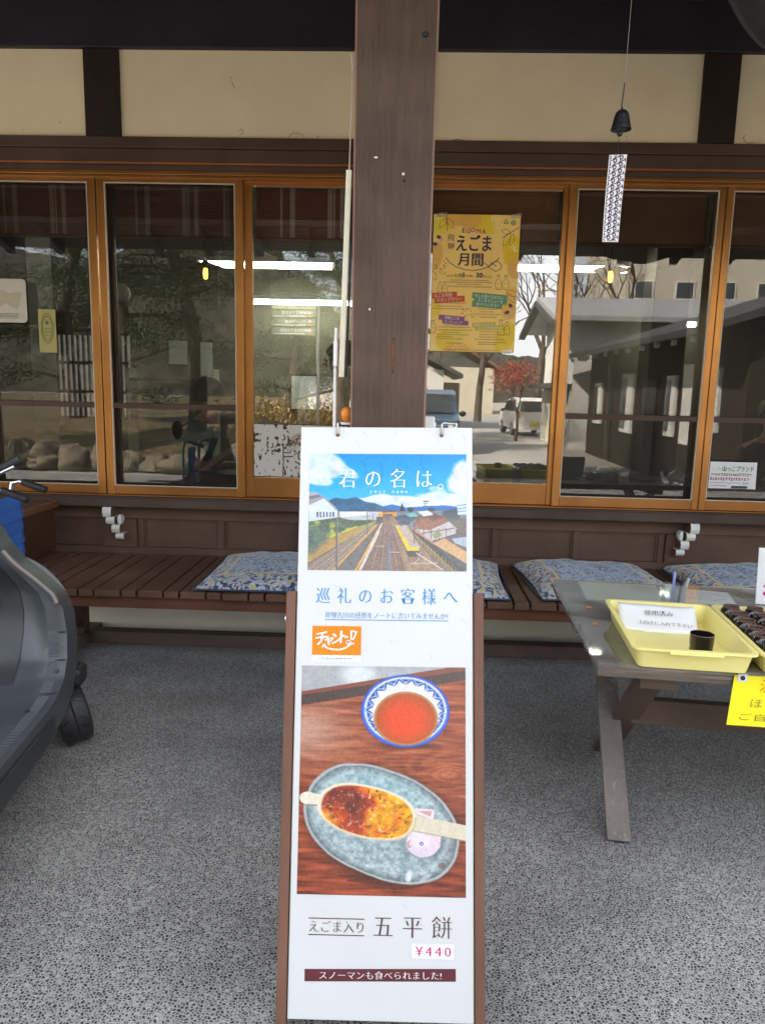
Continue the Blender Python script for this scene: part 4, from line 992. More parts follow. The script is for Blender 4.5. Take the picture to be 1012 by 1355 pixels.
cv.put(cv.pmask([(60, 512), (950, 512), (950, 860), (60, 860)])*fbm(252, 336, 26, 12, 4), (92, 78, 72), .8)
cv.poly([(240, 512), (470, 518), (470, 560), (240, 575)], (190, 200, 214)); cv.poly([(250, 515), (400, 517), (400, 532), (250, 545)], (228, 232, 238))
cv.poly([(540, 520), (720, 512), (918, 520), (918, 640), (560, 600)], (120, 130, 146))
# green bank at the left
cv.poly([(60, 560), (240, 545), (300, 560), (440, 560), (300, 640), (68, 780)], (92, 112, 70))
g = fbm(252, 336, 20, 31, 4); bank = cv.pmask([(60, 560), (240, 545), (300, 560), (440, 560), (300, 640), (68, 790)])
cv.put(bank*(g > .50), (54, 78, 62), .8); cv.put(bank*(g < .40), (170, 186, 62), .8)
cv.poly([(200, 640), (340, 590), (345, 605), (150, 690)], (196, 208, 60)); cv.put(cv.pmask([(200, 640), (340, 590), (345, 605), (150, 690)])*(g > .5), (108, 140, 60), .8)
cv.poly([(68, 700), (330, 600), (430, 570), (440, 580), (330, 640), (68, 785)], (176, 138, 72)); cv.put(cv.pmask([(68, 700), (330, 600), (430, 570), (440, 580), (330, 640), (68, 785)])*(g > .5), (150, 160, 80), .7)
# left line, platforms and tracks run to the vanishing point
cv.poly([(68, 830), (70, 800), (445, 568), (470, 572), (200, 860)], (140, 124, 110))
for x0, x1 in ((78, 448), (150, 456)): cv.line([(x0, 835), (x1, 572)], 5, (112, 86, 72)); cv.line([(x0+9, 835), (x1, 574)], 3, (190, 176, 160))
cv.poly([(200, 835), (448, 580), (470, 580), (330, 840)], (98, 96, 98)); cv.line([(205, 830), (446, 582)], 9, (226, 160, 60)); cv.line([(322, 838), (466, 585)], 10, (232, 168, 52)); cv.line([(345, 838), (470, 585)], 15, (214, 206, 196))
cv.poly([(382, 838), (478, 560), (515, 548), (600, 838)], (126, 98, 86))
for a, b in ((400, 484), (455, 489), (510, 497), (545, 503), (590, 512)):
    cv.line([(a, 838), (b, 560)], 5, (92, 66, 58)); cv.line([(a+5, 838), (b+1, 560)], 2, (204, 184, 170))
cv.poly([(494, 838), (500, 640), (505, 640), (511, 838)], (86, 120, 150))
for y in range(560, 838, 9):
    t_ = (y-548)/290.; cv.line([(lerp(482, 392, t_), y), (lerp(512, 596, t_), y)], 2, (100, 78, 70), .45)
cv.line([(435, 702), (480, 702)], 3, (220, 214, 206)); cv.line([(515, 735), (585, 735)], 3, (220, 214, 206))
cv.poly([(600, 838), (512, 550), (530, 550), (690, 720), (790, 838)], (140, 112, 94)); cv.put(cv.pmask([(600, 838), (512, 550), (530, 550), (690, 720), (790, 838)])*(g > .5), (176, 140, 96), .6)
for a, b in ((640, 522), (690, 530)): cv.line([(a, 838), (b, 560)], 3, (96, 76, 66), .8)
cv.poly([(536, 590), (600, 590), (672, 712), (606, 728)], (188, 172, 160)); cv.poly([(540, 597), (552, 597), (622, 712), (660, 712), (664, 728), (604, 728)], (244, 204, 30)); cv.poly([(590, 728), (664, 728), (660, 760), (610, 760)], (64, 62, 62))
cv.line([(650, 740), (790, 830)], 5, (226, 220, 214)); cv.line([(620, 795), (760, 795)], 3, (226, 220, 214)); cv.line([(665, 770), (640, 795)], 3, (226, 220, 214))
# roofs on the right
cv.poly([(560, 570), (640, 560), (740, 680), (830, 838), (918, 838), (918, 560), (700, 530)], (104, 92, 84))
cv.poly([(640, 580), (720, 545), (780, 545), (826, 570), (720, 618), (660, 610)], (152, 92, 70)); cv.poly([(708, 548), (745, 528), (790, 552), (740, 575)], (110, 78, 66)); cv.poly([(652, 612), (720, 620), (826, 574), (862, 610), (860, 640), (720, 680)], (196, 190, 196))
for x in (690, 730, 770, 810): cv.line([(x, 612), (x, 668)], 4, (92, 72, 62))
cv.line([(655, 640), (855, 610)], 5, (96, 78, 66))
cv.poly([(790, 520), (870, 500), (885, 560), (836, 580), (790, 545)], (78, 92, 96)); cv.poly([(868, 475), (918, 460), (918, 540), (870, 538)], (206, 224, 240))
for y in (490, 508, 524): cv.line([(872, y), (916, y-6)], 5, (110, 140, 176))
cv.poly([(806, 655), (918, 628), (918, 655), (840, 668)], (88, 84, 88)); cv.poly([(840, 666), (918, 658), (918, 712), (855, 690)], (168, 190, 210))
cv.poly([(738, 690), (800, 665), (918, 740), (918, 800)], (214, 164, 108)); cv.poly([(738, 692), (918, 802), (918, 838), (900, 838), (738, 706)], (74, 80, 88))
cv.poly([(618, 605), (632, 603), (742, 684), (735, 690)], (196, 140, 110)); cv.poly([(735, 692), (618, 612), (640, 640), (850, 838), (905, 838)], (62, 62, 58))
for i in range(12): cv.line([(660+i*18, 655+i*15), (660+i*18, 680+i*17)], 3, (170, 160, 70))
cv.line([(620, 620), (850, 838)], 4, (172, 160, 80)); cv.poly([(735, 640), (770, 620), (785, 650), (750, 668)], (128, 140, 90))
cv.poly([(535, 545), (600, 532), (650, 548), (610, 590), (560, 592)], (66, 80, 100)); cv.poly([(592, 534), (640, 525), (660, 545), (620, 548)], (112, 190, 190)); cv.poly([(658, 520), (720, 514), (740, 538), (690, 545)], (226, 230, 236))
# station bridge, trees, masts
cv.poly([(448, 522), (548, 522), (548, 545), (528, 545), (524, 530), (474, 530), (470, 545), (448, 545)], (226, 156, 62)); cv.poly([(476, 528), (524, 528), (524, 546), (476, 546)], (104, 96, 100)); cv.poly([(440, 545), (474, 545), (466, 580), (436, 585)], (70, 72, 76))
cv.poly([(560, 515), (575, 472), (592, 515)], (46, 66, 70)); cv.ell(620, 508, 16, 14, (48, 74, 78)); cv.ell(730, 510, 20, 12, (62, 88, 92))
cv.line([(690, 465), (716, 465)], 6, (110, 100, 100)); cv.line([(700, 462), (700, 515)], 3, (100, 104, 110)); cv.line([(688, 490), (716, 490)], 3, (110, 104, 104)); cv.line([(686, 478), (716, 478)], 3, (110, 104, 104))
cv.line([(228, 500), (226, 822)], 11, (82, 84, 90)); cv.line([(232, 520), (231, 822)], 3, (150, 140, 130)); cv.line([(390, 520), (390, 640)], 5, (90, 92, 96)); cv.line([(420, 530), (420, 590)], 3, (90, 92, 96)); cv.line([(640, 560), (640, 690)], 4, (80, 70, 66)); cv.line([(572, 520), (572, 600)], 3, (90, 92, 96))
cv.line([(370, 545), (412, 540)], 3, (140, 140, 140))
# white hall at the left
cv.poly([(78, 445), (160, 432), (232, 508), (232, 545), (78, 565)], (214, 226, 240)); cv.poly([(72, 448), (160, 430), (236, 505), (226, 510), (158, 440), (80, 478)], (164, 158, 168)); cv.poly([(80, 410), (112, 406), (150, 430), (78, 446)], (182, 178, 190)); cv.poly([(78, 428), (130, 420), (150, 432), (78, 447)], (120, 120, 136))
for i in range(6): cv.poly([(120+i*17 if i else 118, 514), (128+i*17, 514), (128+i*17, 543), (120+i*17 if i else 118, 543)], (80, 90, 110))
cv.ell(110, 640, 70, 60, (62, 92, 90), 0, .8, .5); cv.ell(80, 700, 50, 40, (58, 84, 84), 0, .7, .5)
cv.a = np.clip(cv.a*(.93+.12*fbm(252, 336, 60, 3, 3))[..., None], 0, 1)
n_ = fbm(252, 336, 90, 55, 2)[..., None]; low = np.clip((cv.Y-.49)*12, 0, 1)[..., None]; cv.a = np.clip(cv.a+(n_-.5)*.16*low, 0, 1); cv.a = cv.a*(1-.24*low)+np.array((196, 186, 178))/255*.24*low
for pts in ([(360, 240), (385, 280), (372, 320)], [(460, 250), (470, 300), (462, 350)], [(680, 230), (678, 270), (700, 300)]): cv.line(pts, 4, (40, 100, 140), .5)
cv.sheet('station_photo', .386, .288, sign, M['print'], -.1885, 1.0235, .0008)
text('君の名は', -.0015, 1.2502, wid=.2261, hei=.046, mat=M['w'], parent=sign, z=.0014, style='mincho', space=1.38)
MB().lathe([(.0052, 0), (.0052, .00005), (.0068, .00005), (.0068, 0)], (.1345, 1.2305, .0014), 20).build('lettering', M['w'], sign, local=True)
text('your name.', .0118, 1.2155, wid=.1006, hei=.0085, mat=M['w'], parent=sign, z=.0014, space=.98)
text('巡礼のお客様へ', .0035, .9625, wid=.340, hei=.038, mat=M['cyan'], parent=sign, z=.0010, style='mincho', space=1.38)
text('飛騨古川の感想をノートに書いてみませんか?', .0042, .9155, wid=.296, hei=.0152, mat=M['cyan'], parent=sign, z=.0010, style='mincho')
rect(-.1436, .1522, .9035, .9050, .0008, M['cyan'], sign, 'underline')
rect(-.1735, -.0555, .8047, .8195, .0008, M['w'], sign, 'logo_strip'); rect(-.1732, -.0556, .820, .8890, .0010, M['orange'], sign, 'orange_logo_panel')
for ch, x, y, h in (('チ', -.150, .8600, .030), ('ャ', -.1325, .8540, .021), ('ン', -.1130, .8600, .024), ('ト', -.0965, .8640, .028)):
    text(ch, x, y, hei=h, mat=M['w'], parent=sign, z=.0016, style='bold', rot=R(6), shear=.15)
lx = lambda x, y: (-.1732+(x-92)*.1176/261, .8890-(y-237)*.069/156)
strokes([[lx(300, 262), lx(328, 268), lx(312, 308), lx(300, 305), lx(300, 262)], [lx(*p) for p in [(286+10*math.cos(a), 324+9*math.sin(a)) for a in [6.283*i/12 for i in range(13)]]], [lx(150, 340), lx(175, 356), lx(205, 363), lx(240, 364), lx(270, 354), lx(296, 336), lx(302, 330)], [lx(148, 350), lx(160, 336)], [lx(296, 326), lx(314, 332)]], .0036, .0016, M['w'], sign, 'smile_mark')
fine_print([(-.1585, -.112, .8115, .0055)], .0012, M['cyan'], sign, 41); fine_print([(-.108, -.073, .8115, .004)], .0012, M['ink'], sign, 42)

# picture 2: tea and a grilled rice cake on a blue plate, on a red wooden tray
q2 = lambda x, y: ((x-(402-10*(y-882)/303.))/(616.5-(402-10*(y-882)/303.)), (y-(879+6*(x-402)/215.))/303.)
cv = Cv(360, 500, q2, (150, 70, 40)); H_, W_ = 500, 360
gx, gy = cv.X, cv.Y
warp = fbm(H_, W_, 3, 61, 4)*.10+gx*.02*np.sin(gy*9)
d1 = np.hypot((gx-.90)*1.0, (gy-.47)*3.2); kn = np.exp(-(d1/.34)**2)
gr = .5+.5*np.sin(((gy+warp*.9)*62+kn*np.cos(d1*16)*5)*2)
gr2 = fbm(H_, W_, 40, 62, 3, .14); gr3 = fbm(H_, W_, 110, 76, 2, .07); lum = np.clip(.28*gr+.42*gr2+.6*(gr3-.5)*1.5+.18, 0, 1)[..., None]
base = np.array((104, 40, 22))/255*(1-lum)+np.array((192, 106, 70))/255*lum
redder = np.clip((gy-.55)*2.4, 0, 1)[..., None]; base = base*(1-redder*.45)+np.array((128, 40, 22))/255*redder*.45*(.6+.8*lum)
glare = np.exp(-((gx-.02)/.25)**2-((gy-.29)/.13)**2)[..., None]; base = base*(1-glare*.62)+np.array((214, 190, 176))/255*glare*.62
streak = ((fbm(H_, W_, 16, 63, 4, .12)+.10*np.sin((gy+warp)*40)) < .36)[..., None]*np.clip((gy-.4)*3, 0, 1)[..., None]; base = base*(1-streak*.6)+np.array((70, 22, 14))/255*streak*.6
cv.a = np.clip(base, 0, 1)
st = (178, 182, 184); cv.poly([(395, 870), (625, 870), (625, 884), (402, 915)], st); cv.put(cv.pmask([(395, 870), (625, 870), (625, 884), (402, 915)])*fbm(H_, W_, 30, 64, 3), (150, 156, 160), .6); cv.ell(476, 893, 22, 14, (226, 232, 236), 0, .8, .8)
cv.poly([(399, 915), (625, 880), (625, 890), (398, 921)], (132, 72, 58)); cv.poly([(398, 920), (625, 888), (625, 901), (397, 934)], (76, 60, 56)); cv.line([(398, 935), (625, 902)], 1.3, (150, 96, 74), .7)
cv.ell(540, 989, 42, 6, (70, 34, 24), 0, .7, .8)
# bowl
cx, cy, a_, b_ = 537.5, 943, 58, 50.5
cv.ell(cx, cy, a_, b_, (44, 82, 196)); cv.ell(cx, cy, a_*.965, b_*.96, (70, 112, 214))
k = cv.emask(cx, cy-1, a_*.935, b_*.925); D, A = cv.d, cv.ang
cv.put(k, (206, 220, 240))
n_ = 18; ph = (A*n_/(2*math.pi)) % 1.0; tri = np.abs(ph-.5)*2
band = (D < 1.0) & (D > .70+.20*tri); cv.put(k*band, (42, 66, 158)); band2 = (D < .97) & (D > .79+.16*tri) & (D < .95); cv.put(k*band2, (150, 184, 232)); band3 = (D < .92) & (D > .85+.10*tri); cv.put(k*band3, (40, 62, 150))
cv.put(k*((D > .955) & (D < .985)), (230, 236, 244)); cv.put(k*((np.abs(D-.66) < .03) & (tri < .16)), (60, 88, 176))
cv.ell(cx+.5, cy+2, a_*.76, b_*.80, (226, 222, 222), 0, 1, .12)
k = cv.emask(cx+.5, cy+10, a_*.715, b_*.735, 0, .04); D = cv.d
t_ = np.clip(1-D, 0, 1)[..., None]; tea = np.array((158, 84, 30))/255*(1-np.clip(t_*2.0, 0, 1)**.8)+np.array((222, 72, 26))/255*np.clip(t_*2.0, 0, 1)**.8
dn = np.clip((gy-.20)*6, 0, 1)[..., None]; tea = tea*(1-dn*.5)+np.array((244, 84, 34))/255*dn*.5*(.35+.65*np.clip(t_*2.4, 0, 1))+tea*dn*.5*(1-(.35+.65*np.clip(t_*2.4, 0, 1))); cv.put(k, tea)
cv.put(k*(D > .93), (196, 150, 90), .6)
# plate
shd = cv.emask(507, 1096, 104, 78, .32, .2); cv.put(shd, (60, 26, 18), .6)
wob = fbm(H_, W_, 6, 66, 3)
k = cv.emask(505, 1091, 107, 72, .40, .02, 2.25); D = cv.d+(wob-.5)*.05; k = np.clip((1-D)/.02+.5, 0, 1)
gz = fbm(H_, W_, 70, 67, 4, .72)[..., None]; gz = np.clip((gz-.5)*1.4+.5, 0, 1); pl = np.array((112, 136, 144))/255*(1-gz)+np.array((204, 216, 218))/255*gz
teal = np.exp(-(((gx-.42)/.34)**2+((gy-.58)/.14)**2))[..., None]; pl = pl*(1-.38*teal)+np.array((150, 204, 214))/255*.38*teal
cv.put(k, np.clip(pl, 0, 1)); rim = np.clip((D-.86)/.1, 0, 1)*k; cv.put(rim*(.4+.9*fbm(H_, W_, 50, 68, 3)), (84, 92, 96), .75); cv.put(k*((D > .965)), (196, 204, 206), .7); cv.put(k*((D > .82) & (D < .845)), (200, 212, 214), .3)
cv.ell(541, 1160, 4, 8, (236, 242, 244), .2, .8, .6); cv.ell(563, 1162, 9, 3, (226, 234, 238), -.6, .6, .6); cv.ell(590, 1122, 3, 12, (226, 234, 238), .3, .7, .6); cv.ell(585, 1146, 5, 4, (120, 96, 92), 0, .8, .3)
# stick, little porcelain fish rest, rice cake
cv.ell(566, 1120, 30, 16, (96, 104, 112), 0, .6, .8)
cv.poly([(548, 1072), (575, 1074), (574, 1086), (552, 1080)], (236, 214, 218)); cv.poly([(552, 1075), (572, 1076), (570, 1083)], (206, 160, 160))
cv.ell(560, 1117, 22, 19, (224, 208, 220)); cv.ell(556, 1113, 15, 10, (240, 228, 236), .2, .7, .7); cv.poly([(575, 1108), (584, 1106), (582, 1124), (574, 1126)], (232, 208, 218)); cv.poly([(537, 1117), (545, 1112), (542, 1118), (545, 1123), (538, 1124)], (200, 170, 176)); cv.ell(558, 1118, 2.6, 2.6, (52, 92, 196)); cv.ell(558, 1118, 1.1, 1.1, (226, 232, 246))
cv.poly([(547, 1080), (617, 1095), (617, 1115), (545, 1100)], (226, 218, 196)); cv.put(cv.pmask([(547, 1080), (617, 1095), (617, 1115), (545, 1100)])*fbm(H_, W_, 12, 69, 3, 3), (200, 190, 162), .5); cv.line([(546, 1101), (617, 1115.5)], 1.2, (160, 140, 112), .7)
cv.ell(408, 1057, 10.5, 8.5, (232, 226, 208)); cv.poly([(408, 1049), (426, 1053), (426, 1066), (408, 1065)], (228, 220, 200)); cv.line([(404, 1066), (424, 1067)], 1.2, (140, 110, 84), .6)
k = cv.emask(486, 1076, 66, 36, .21, .03, 2.3); D = cv.d+(wob-.5)*.06; cv.put(np.clip((1.03-D)/.03, 0, 1), (232, 222, 196)); cv.put(np.clip((1.03-D)/.03, 0, 1)*(D > .97)*(gy > .66), (196, 170, 130), .6)
k = np.clip((.95-D)/.05, 0, 1); sp = fbm(H_, W_, 44, 70, 4, .72); sp2 = fbm(H_, W_, 9, 71, 3, .72)
right = np.clip((gx-.34)*2.6, 0, 1)
c0 = np.array((104, 34, 30))/255; c1 = np.array((178, 58, 24))/255; c2 = np.array((236, 156, 22))/255
mixv = np.clip(.20+right*.88+(sp2-.5)*1.7+np.clip((D-.7)*1.5, 0, .5), 0, 1)[..., None]
lowm = np.clip(mixv*2, 0, 1); him = np.clip(mixv*2-1, 0, 1); gl = (c0*(1-lowm)+c1*lowm)*(1-him)+c2*him
gl = gl*(.62+.76*sp[..., None]); cv.put(k, np.clip(gl, 0, 1))
hi = fbm(H_, W_, 95, 74, 3, .72); cv.put(k*np.clip((hi-.67)*10, 0, 1)*(gx < .5)*(sp2 > .42), (196, 160, 156), .7); cv.put(k*np.clip((hi-.70)*14, 0, 1)*(gx >= .42), (250, 226, 150), .8); cv.put(k*np.clip((.33-fbm(H_, W_, 60, 75, 3, .72))*8, 0, 1), (84, 26, 18), .7); cv.put(k*(fbm(H_, W_, 110, 73, 2, .72) > .80), (236, 176, 96), .8)
n_ = fbm(H_, W_, 150, 56, 2)[..., None]; cv.a = np.clip(cv.a+(n_-.5)*.10, 0, 1)
cv.sheet('food_photo', .391, .522, sign, M['print'], -.1965, .2725, .0008)
text('えごま入り', -.1035, .2030, wid=.124, hei=.024, mat=M['brownink'], parent=sign, z=.0010, style='mincho')
rect(-.168, -.0390, .2195, .2215, .0008, M['brownink'], sign, 'rule_line'); rect(-.168, -.0390, .1835, .1855, .0008, M['brownink'], sign, 'rule_line')
text('五平餅', .0715, .2065, wid=.178, hei=.0475, mat=M['brownink'], parent=sign, z=.0010, style='mincho', space=1.36)
rect(.0698, .1672, .1375, .1705, .0005, M['paper'], sign, 'price_label')
M['labeledge'] = flat('label_edge', (.55, .60, .62)); strokes([[(.0698, .1375), (.1672, .1395), (.1675, .1715), (.0704, .1695), (.0698, .1375)]], .0009, .0007, M['labeledge'], sign, 'label_outline')
text('¥440', .1190, .1543, wid=.080, hei=.0205, mat=M['magenta'], parent=sign, z=.0012, style='mincho', space=.66)
me = bpy.data.meshes.new('maroon_bar'); me.from_pydata([(-.1742, .0830, .0008), (.1712, .0905, .0008), (.1712, .1178, .0008), (-.1746, .1095, .0008)], [], [(0, 1, 2, 3)]); me.materials.append(M['maroon']); link(me, 'maroon_bar', sign)
text('スノーマンも食べられました!', -.0012, .1000, wid=.278, hei=.0170, mat=M['w'], parent=sign, z=.0012, style='mincho', rot=R(1.1))
M['scuff'] = flat('grey_scuff', (.36, .36, .36)); gs = random.Random(5); sc_l = []
for i in range(26):
    x, y = gs.uniform(-.2, .2), gs.choice((gs.uniform(1.315, 1.372), gs.uniform(.815, 1.0), gs.uniform(.01, .27)))
    l = gs.uniform(.004, .020); a = gs.uniform(-1.4, -.3); sc_l.append([(x, y), (x+l*.5*math.cos(a)+gs.uniform(-.002, .002), y+l*.5*math.sin(a)), (x+l*math.cos(a), y+l*math.sin(a))])
strokes(sc_l, .0006, .0004, M['scuff'], sign, 'scuff_marks')['kind'] = 'stuff'

# ================================================================== things hanging by the post
r = thing('wind_chime', 'cast iron bell wind chime with a patterned paper strip hanging from the eave', 'wind chime', (.583, 2.3, 2.165))
bell = MB().lathe([(.0005, .0520), (.0120, .0510), (.0175, .0455), (.0212, .034), (.0236, .021), (.0268, .008), (.0290, .002), (.0290, 0), (.0272, .0005), (.0235, .009), (.019, .034), (.0005, .046)], (.583, 2.3, 2.168), 28).build('bell', M['iron'], r, smooth=True)
for z, q_ in ((.013, .0254), (.019, .0240), (.025, .0228)): MB().lathe([(q_, -.0010), (q_+.0010, 0), (q_, .0010)], (.583, 2.3, 2.168+z), 28).build('raised_band', M['iron'], bell, smooth=True)
MB().tube([(.583, 2.3, 2.217), (.581, 2.3, 2.232), (.5845, 2.3, 2.292)], [.0045, .0022, .002], 7).build('knot', M['blackp'], r)
M['string'] = plain('pale_string', (.30, .28, .27), .8)
MB().tube([(.5845, 2.3, 2.292), (.587, 2.3, 2.50), (.592, 2.34, 2.79)], .0008, 5).build('string', M['string'], r)
MB().tube([(.583, 2.3, 2.215), (.579, 2.3, 2.15), (.578, 2.3, 2.100)], .0008, 5).build('lower_string', M['iron'], r)
MB().ell((.581, 2.3, 2.158), (.0085, .0085, .008), 12, 8).build('clapper', M['iron'], r, smooth=True)
ST = lambda u, v, d=0: (.554+.053*u-.004*v+.010*(1-v)**2*0+(-.002 if v > .9 else 0)*0, 2.3+.016*(u-.5)*(.6+v)+.010*math.sin(v*2.6)-d, 2.0985+.005*u-.240*v)
M['strip'] = flat('strip_paper', (.80, .79, .82), .7)
strip = MB().grid(lambda u, v: ST(u, v), 4, 24).build('paper_strip', M['strip'], r, smooth=True, solid=.0006)
M['violet'] = flat('violet_ink', (.045, .028, .065))
mb = MB()
def onst(pts, wd):
    for (a, b), (c, d) in zip(pts[:-1], pts[1:]):
        du, dv = (c-a)*.053, (d-b)*.24; l = math.hypot(du, dv)+1e-9; nu_, nv_ = -dv/l*wd/2/.053, du/l*wd/2/.24
        q4 = [(a-nu_, b-nv_), (c-nu_, d-nv_), (c+nu_, d+nv_), (a+nu_, b+nv_)]
        if all(0 <= u <= 1 and 0 <= v <= 1 for u, v in q4): mb.add([ST(u, v, .0009) for u, v in q4], [(0, 1, 2, 3)])
for row in range(14):
    for cx in (.02, .36, .70, 1.02):
        k = {.02: 0, .36: 1, .70: 0, 1.02: 1}[cx]; cy = .025+row*.0735+(.034 if k else 0); g = .0155/.24; h = .0155/.053
        onst([(cx+.30*h*math.cos(a), cy+.30*g*math.sin(a)+.1*g) for a in [6.283*i/10 for i in range(11)]], .0035)
        onst([(cx-.55*h, cy+.02*g), (cx-.30*h, cy-.30*g), (cx+.1*h, cy-.42*g), (cx+.55*h, cy-.55*g)], .0028)
        onst([(cx+.15*h, cy-.75*g), (cx-.12*h, cy-.68*g), (cx-.2*h, cy-.48*g)], .0030)
mb.build('swirl_print', M['violet'], strip)

r = thing('hanging_strip', 'long cream plastic strip hanging by a thin cord beside the post', 'strip', (-.200, 2.34, 1.45))
m4 = Matrix.Translation((-.2065, 2.34, 1.758)) @ Matrix.Rotation(R(1.4), 4, 'Y')
MB().box(-.0087, .0087, -.007, .007, -.306, .302, 0, m4).build('body', M['pole'], r, bevel=.002)
MB().box(.0100, .0165, .002, .016, -.306, .09, 0, m4).build('shadow_gap_strip', M['blackp'], r, bevel=.001)  # dark strip stands in for the shadow gap between cream strip and post
M['pink'] = plain('pinkish_cord', (.62, .50, .45), .6)
MB().tube([(-.199, 2.34, 2.058), (-.1955, 2.34, 2.225), (-.1925, 2.34, 2.339)], .0020, 6).build('cord', M['pink'], r)
for d in (-.005, .001): MB().tube([(-.1925, 2.34, 2.334), (-.193+d*.5, 2.34, 2.357), (-.195+d, 2.34, 2.380)], .0024, 6).build('cord_end', M['pink'], r)
MB().tube([(-.1925, 2.34, 2.343), (-.176, 2.34, 2.343)], .002, 6).build('hanger', M['pink'], r)
r = thing('white_rod', 'slim white rod standing below the cream strip behind the signboard', 'rod', (-.2416, 2.36, .0))
MB().tube([(-.2416, 2.36, .02), (-.2355, 2.36, 1.514), (-.2337, 2.36, 1.603)], .0054, 10).build('shaft', M['white'], r, smooth=True)
MB().tube([(-.2346, 2.352, 1.486), (-.2341, 2.352, 1.561)], .0074, 10).build('grip', M['white'], r, smooth=True)
MB().tube([(-.2416, 2.36, .0), (-.2416, 2.36, .03)], .012, 10).build('foot', M['blackp'], r)
r = thing('orange_weight', 'small orange plastic ball beside the foot of the cream strip', 'ball', (-.19, 2.36, 1.306))
M['orangep'] = plain('orange_plastic', (.85, .25, .02), .4)
MB().ell((-.197, 2.36, 1.337), (.020, .020, .024), 16, 10).build('shell', M['orangep'], r, smooth=True)
MB().box(-.222, -.180, 2.333, 2.388, 1.305, 1.312).build('bracket', M['white'], r, bevel=.002)
r = thing('switch_box', 'small white box fixed to the right side of the post', 'box', (.062, 2.44, 1.28))
MB().box(.0475, .083, 2.40, 2.47, 1.265, 1.335).build('case', M['white'], r, bevel=.004)
MB().box(.0832, .087, 2.42, 2.45, 1.285, 1.315).build('rocker', M['white'], r, bevel=.001)
r = thing('canvas_bundle', 'dark grey canvas sagging from the rafters beyond the wind chime', 'canvas', (1.6, 3.0, 2.45))
M['canvas'] = plain('dark_canvas', (.045, .043, .044), .85, 0, .2, 12, .4)
def swag(u, v):
    top = (1.02+1.25*u, 3.02+.02*math.sin(u*30), 3.03)
    zb = 2.86-.42*min(1, u/.42)**.75+.30*max(0, u-.62)**1.2+.012*math.sin(u*17)
    return (top[0], 2.90+.12*(1-v)+.035*math.sin(u*21+v*5)*v+.05*math.sin(v*3.1), zb+(top[2]-zb)*(1-v))
MB().grid(swag, 40, 14).build('cloth', M['canvas'], r, smooth=True, solid=.012)
for x in (1.10, 1.60, 2.1): MB().tube([(x, 3.02, 3.01), (x, 3.03, 3.10)], .006, 6).build('hook', M['blackp'], r)

# ================================================================== benches and cushions
def bench(x0, x1, legs, label, seed):
    r = thing('slatted_bench', label, 'bench', ((x0+x1)/2, 3.84, 0), 'benches along the shop wall'); g = random.Random(seed)
    x = x0; k = 0
    while x < x1-.05:
        wd = .121 if k % 2 == 0 else .069
        if x+wd > x1: wd = x1-x
        j = g.uniform(-.006, .006)
        MB().box(x, x+wd, 3.452+j, 4.255+g.uniform(-.01, .01), .386+g.uniform(-.001, .001), .421+g.uniform(-.0015, .0015)).build('slat', M['slat'], r, bevel=.004)
        x += wd+.010; k += 1
    MB().box(x0+.02, x1-.02, 3.478, 3.512, .325, .3845).build('apron', M['apron'], r, bevel=.003)
    MB().box(x0+.02, x1-.02, 4.19, 4.225, .325, .3845).build('apron', M['apron'], r, bevel=.003)
    for lx_ in legs:
        MB().box(lx_-.035, lx_+.035, 3.80, 3.87, .066, .3845).build('leg', M['bleg'], r, bevel=.003)
        MB().box(lx_-.04, lx_+.04, 3.45, 4.025, 0, .064).build('foot', M['tabd'], r, bevel=.004)
        MB().box(lx_-.03, lx_+.03, 3.513, 4.189, .30, .3835).build('cross_bearer', M['bleg'], r, bevel=.003)
        MB().bar((lx_, 3.60, .30), (lx_, 3.80, .12), .03, .05, (1, 0, 0)).build('brace', M['bleg'], r)
    MB().box(legs[0]+.042, legs[1]-.042, 3.845, 3.925, .002, .072).build('stretcher', M['tabd'], r, bevel=.004)
bench(-2.35, -.03, (-1.76, -.18), 'dark slatted wooden bench with one patterned cushion, left of the post', 1)
bench(-.02, 2.75, (.10, 2.4), 'dark slatted wooden bench with several cushions behind the picnic table', 2)
def cushion(x, y, rz, label, s=(.74, .74), hgt=.062, seed=0):
    g = random.Random(seed); ph = [g.uniform(0, 6) for _ in range(6)]; hx, hy = s[0]/2, s[1]/2
    r = thing('floor_cushion', label, 'cushion', (x, y, .424), 'blue damask cushions on the benches', rot=(0, 0, rz))
    def srf(sgn):
        def fn(u, v):
            a, b = 2*u-1, 2*v-1
            e = max(0., (1-abs(a)**3.2))*max(0., (1-abs(b)**3.2))
            px = a*hx*(1-.05*(1-abs(b)**2)*abs(a)**3); py = b*hy*(1-.05*(1-abs(a)**2)*abs(b)**3)
            wr = .006*math.sin(9*a+ph[0]+3*b)*math.sin(7*b+ph[1]) + .004*math.sin(17*a+5*b+ph[2])
            cz = .010+(.014*math.sin(2.5*a+ph[3]) if sgn > 0 else 0)*e
            z = cz+sgn*(hgt*.5 if sgn > 0 else .010)*(e**.42)*(1 if sgn > 0 else 1)+ (wr*e if sgn > 0 else 0)+(hgt*.45*(e**.5) if sgn > 0 else 0)
            return (px, py, max(z, .0005))
        return fn
    MB().grid(srf(1), 34, 34).grid(srf(-1), 34, 34, 0, True).build('cover', M['damask'], r, smooth=True, local=True)
    pts = []
    for a, b in [(-1, -1), (1, -1), (1, 1), (-1, 1), (-1, -1)]: pts.append((a*hx*.995, b*hy*.995, .010))
    MB().tube(pts, .005, 6).build('piping', M['blue_d'], r, local=True)
M['blue_d'] = plain('navy_piping', (.05, .075, .14), .8)
cushion(-.665, 3.84, R(1), 'blue damask cushion lying on the bench left of the signboard', seed=1)
cushion(.155, 3.84, R(-2), 'blue damask cushion half hidden by the right edge of the signboard', seed=2)
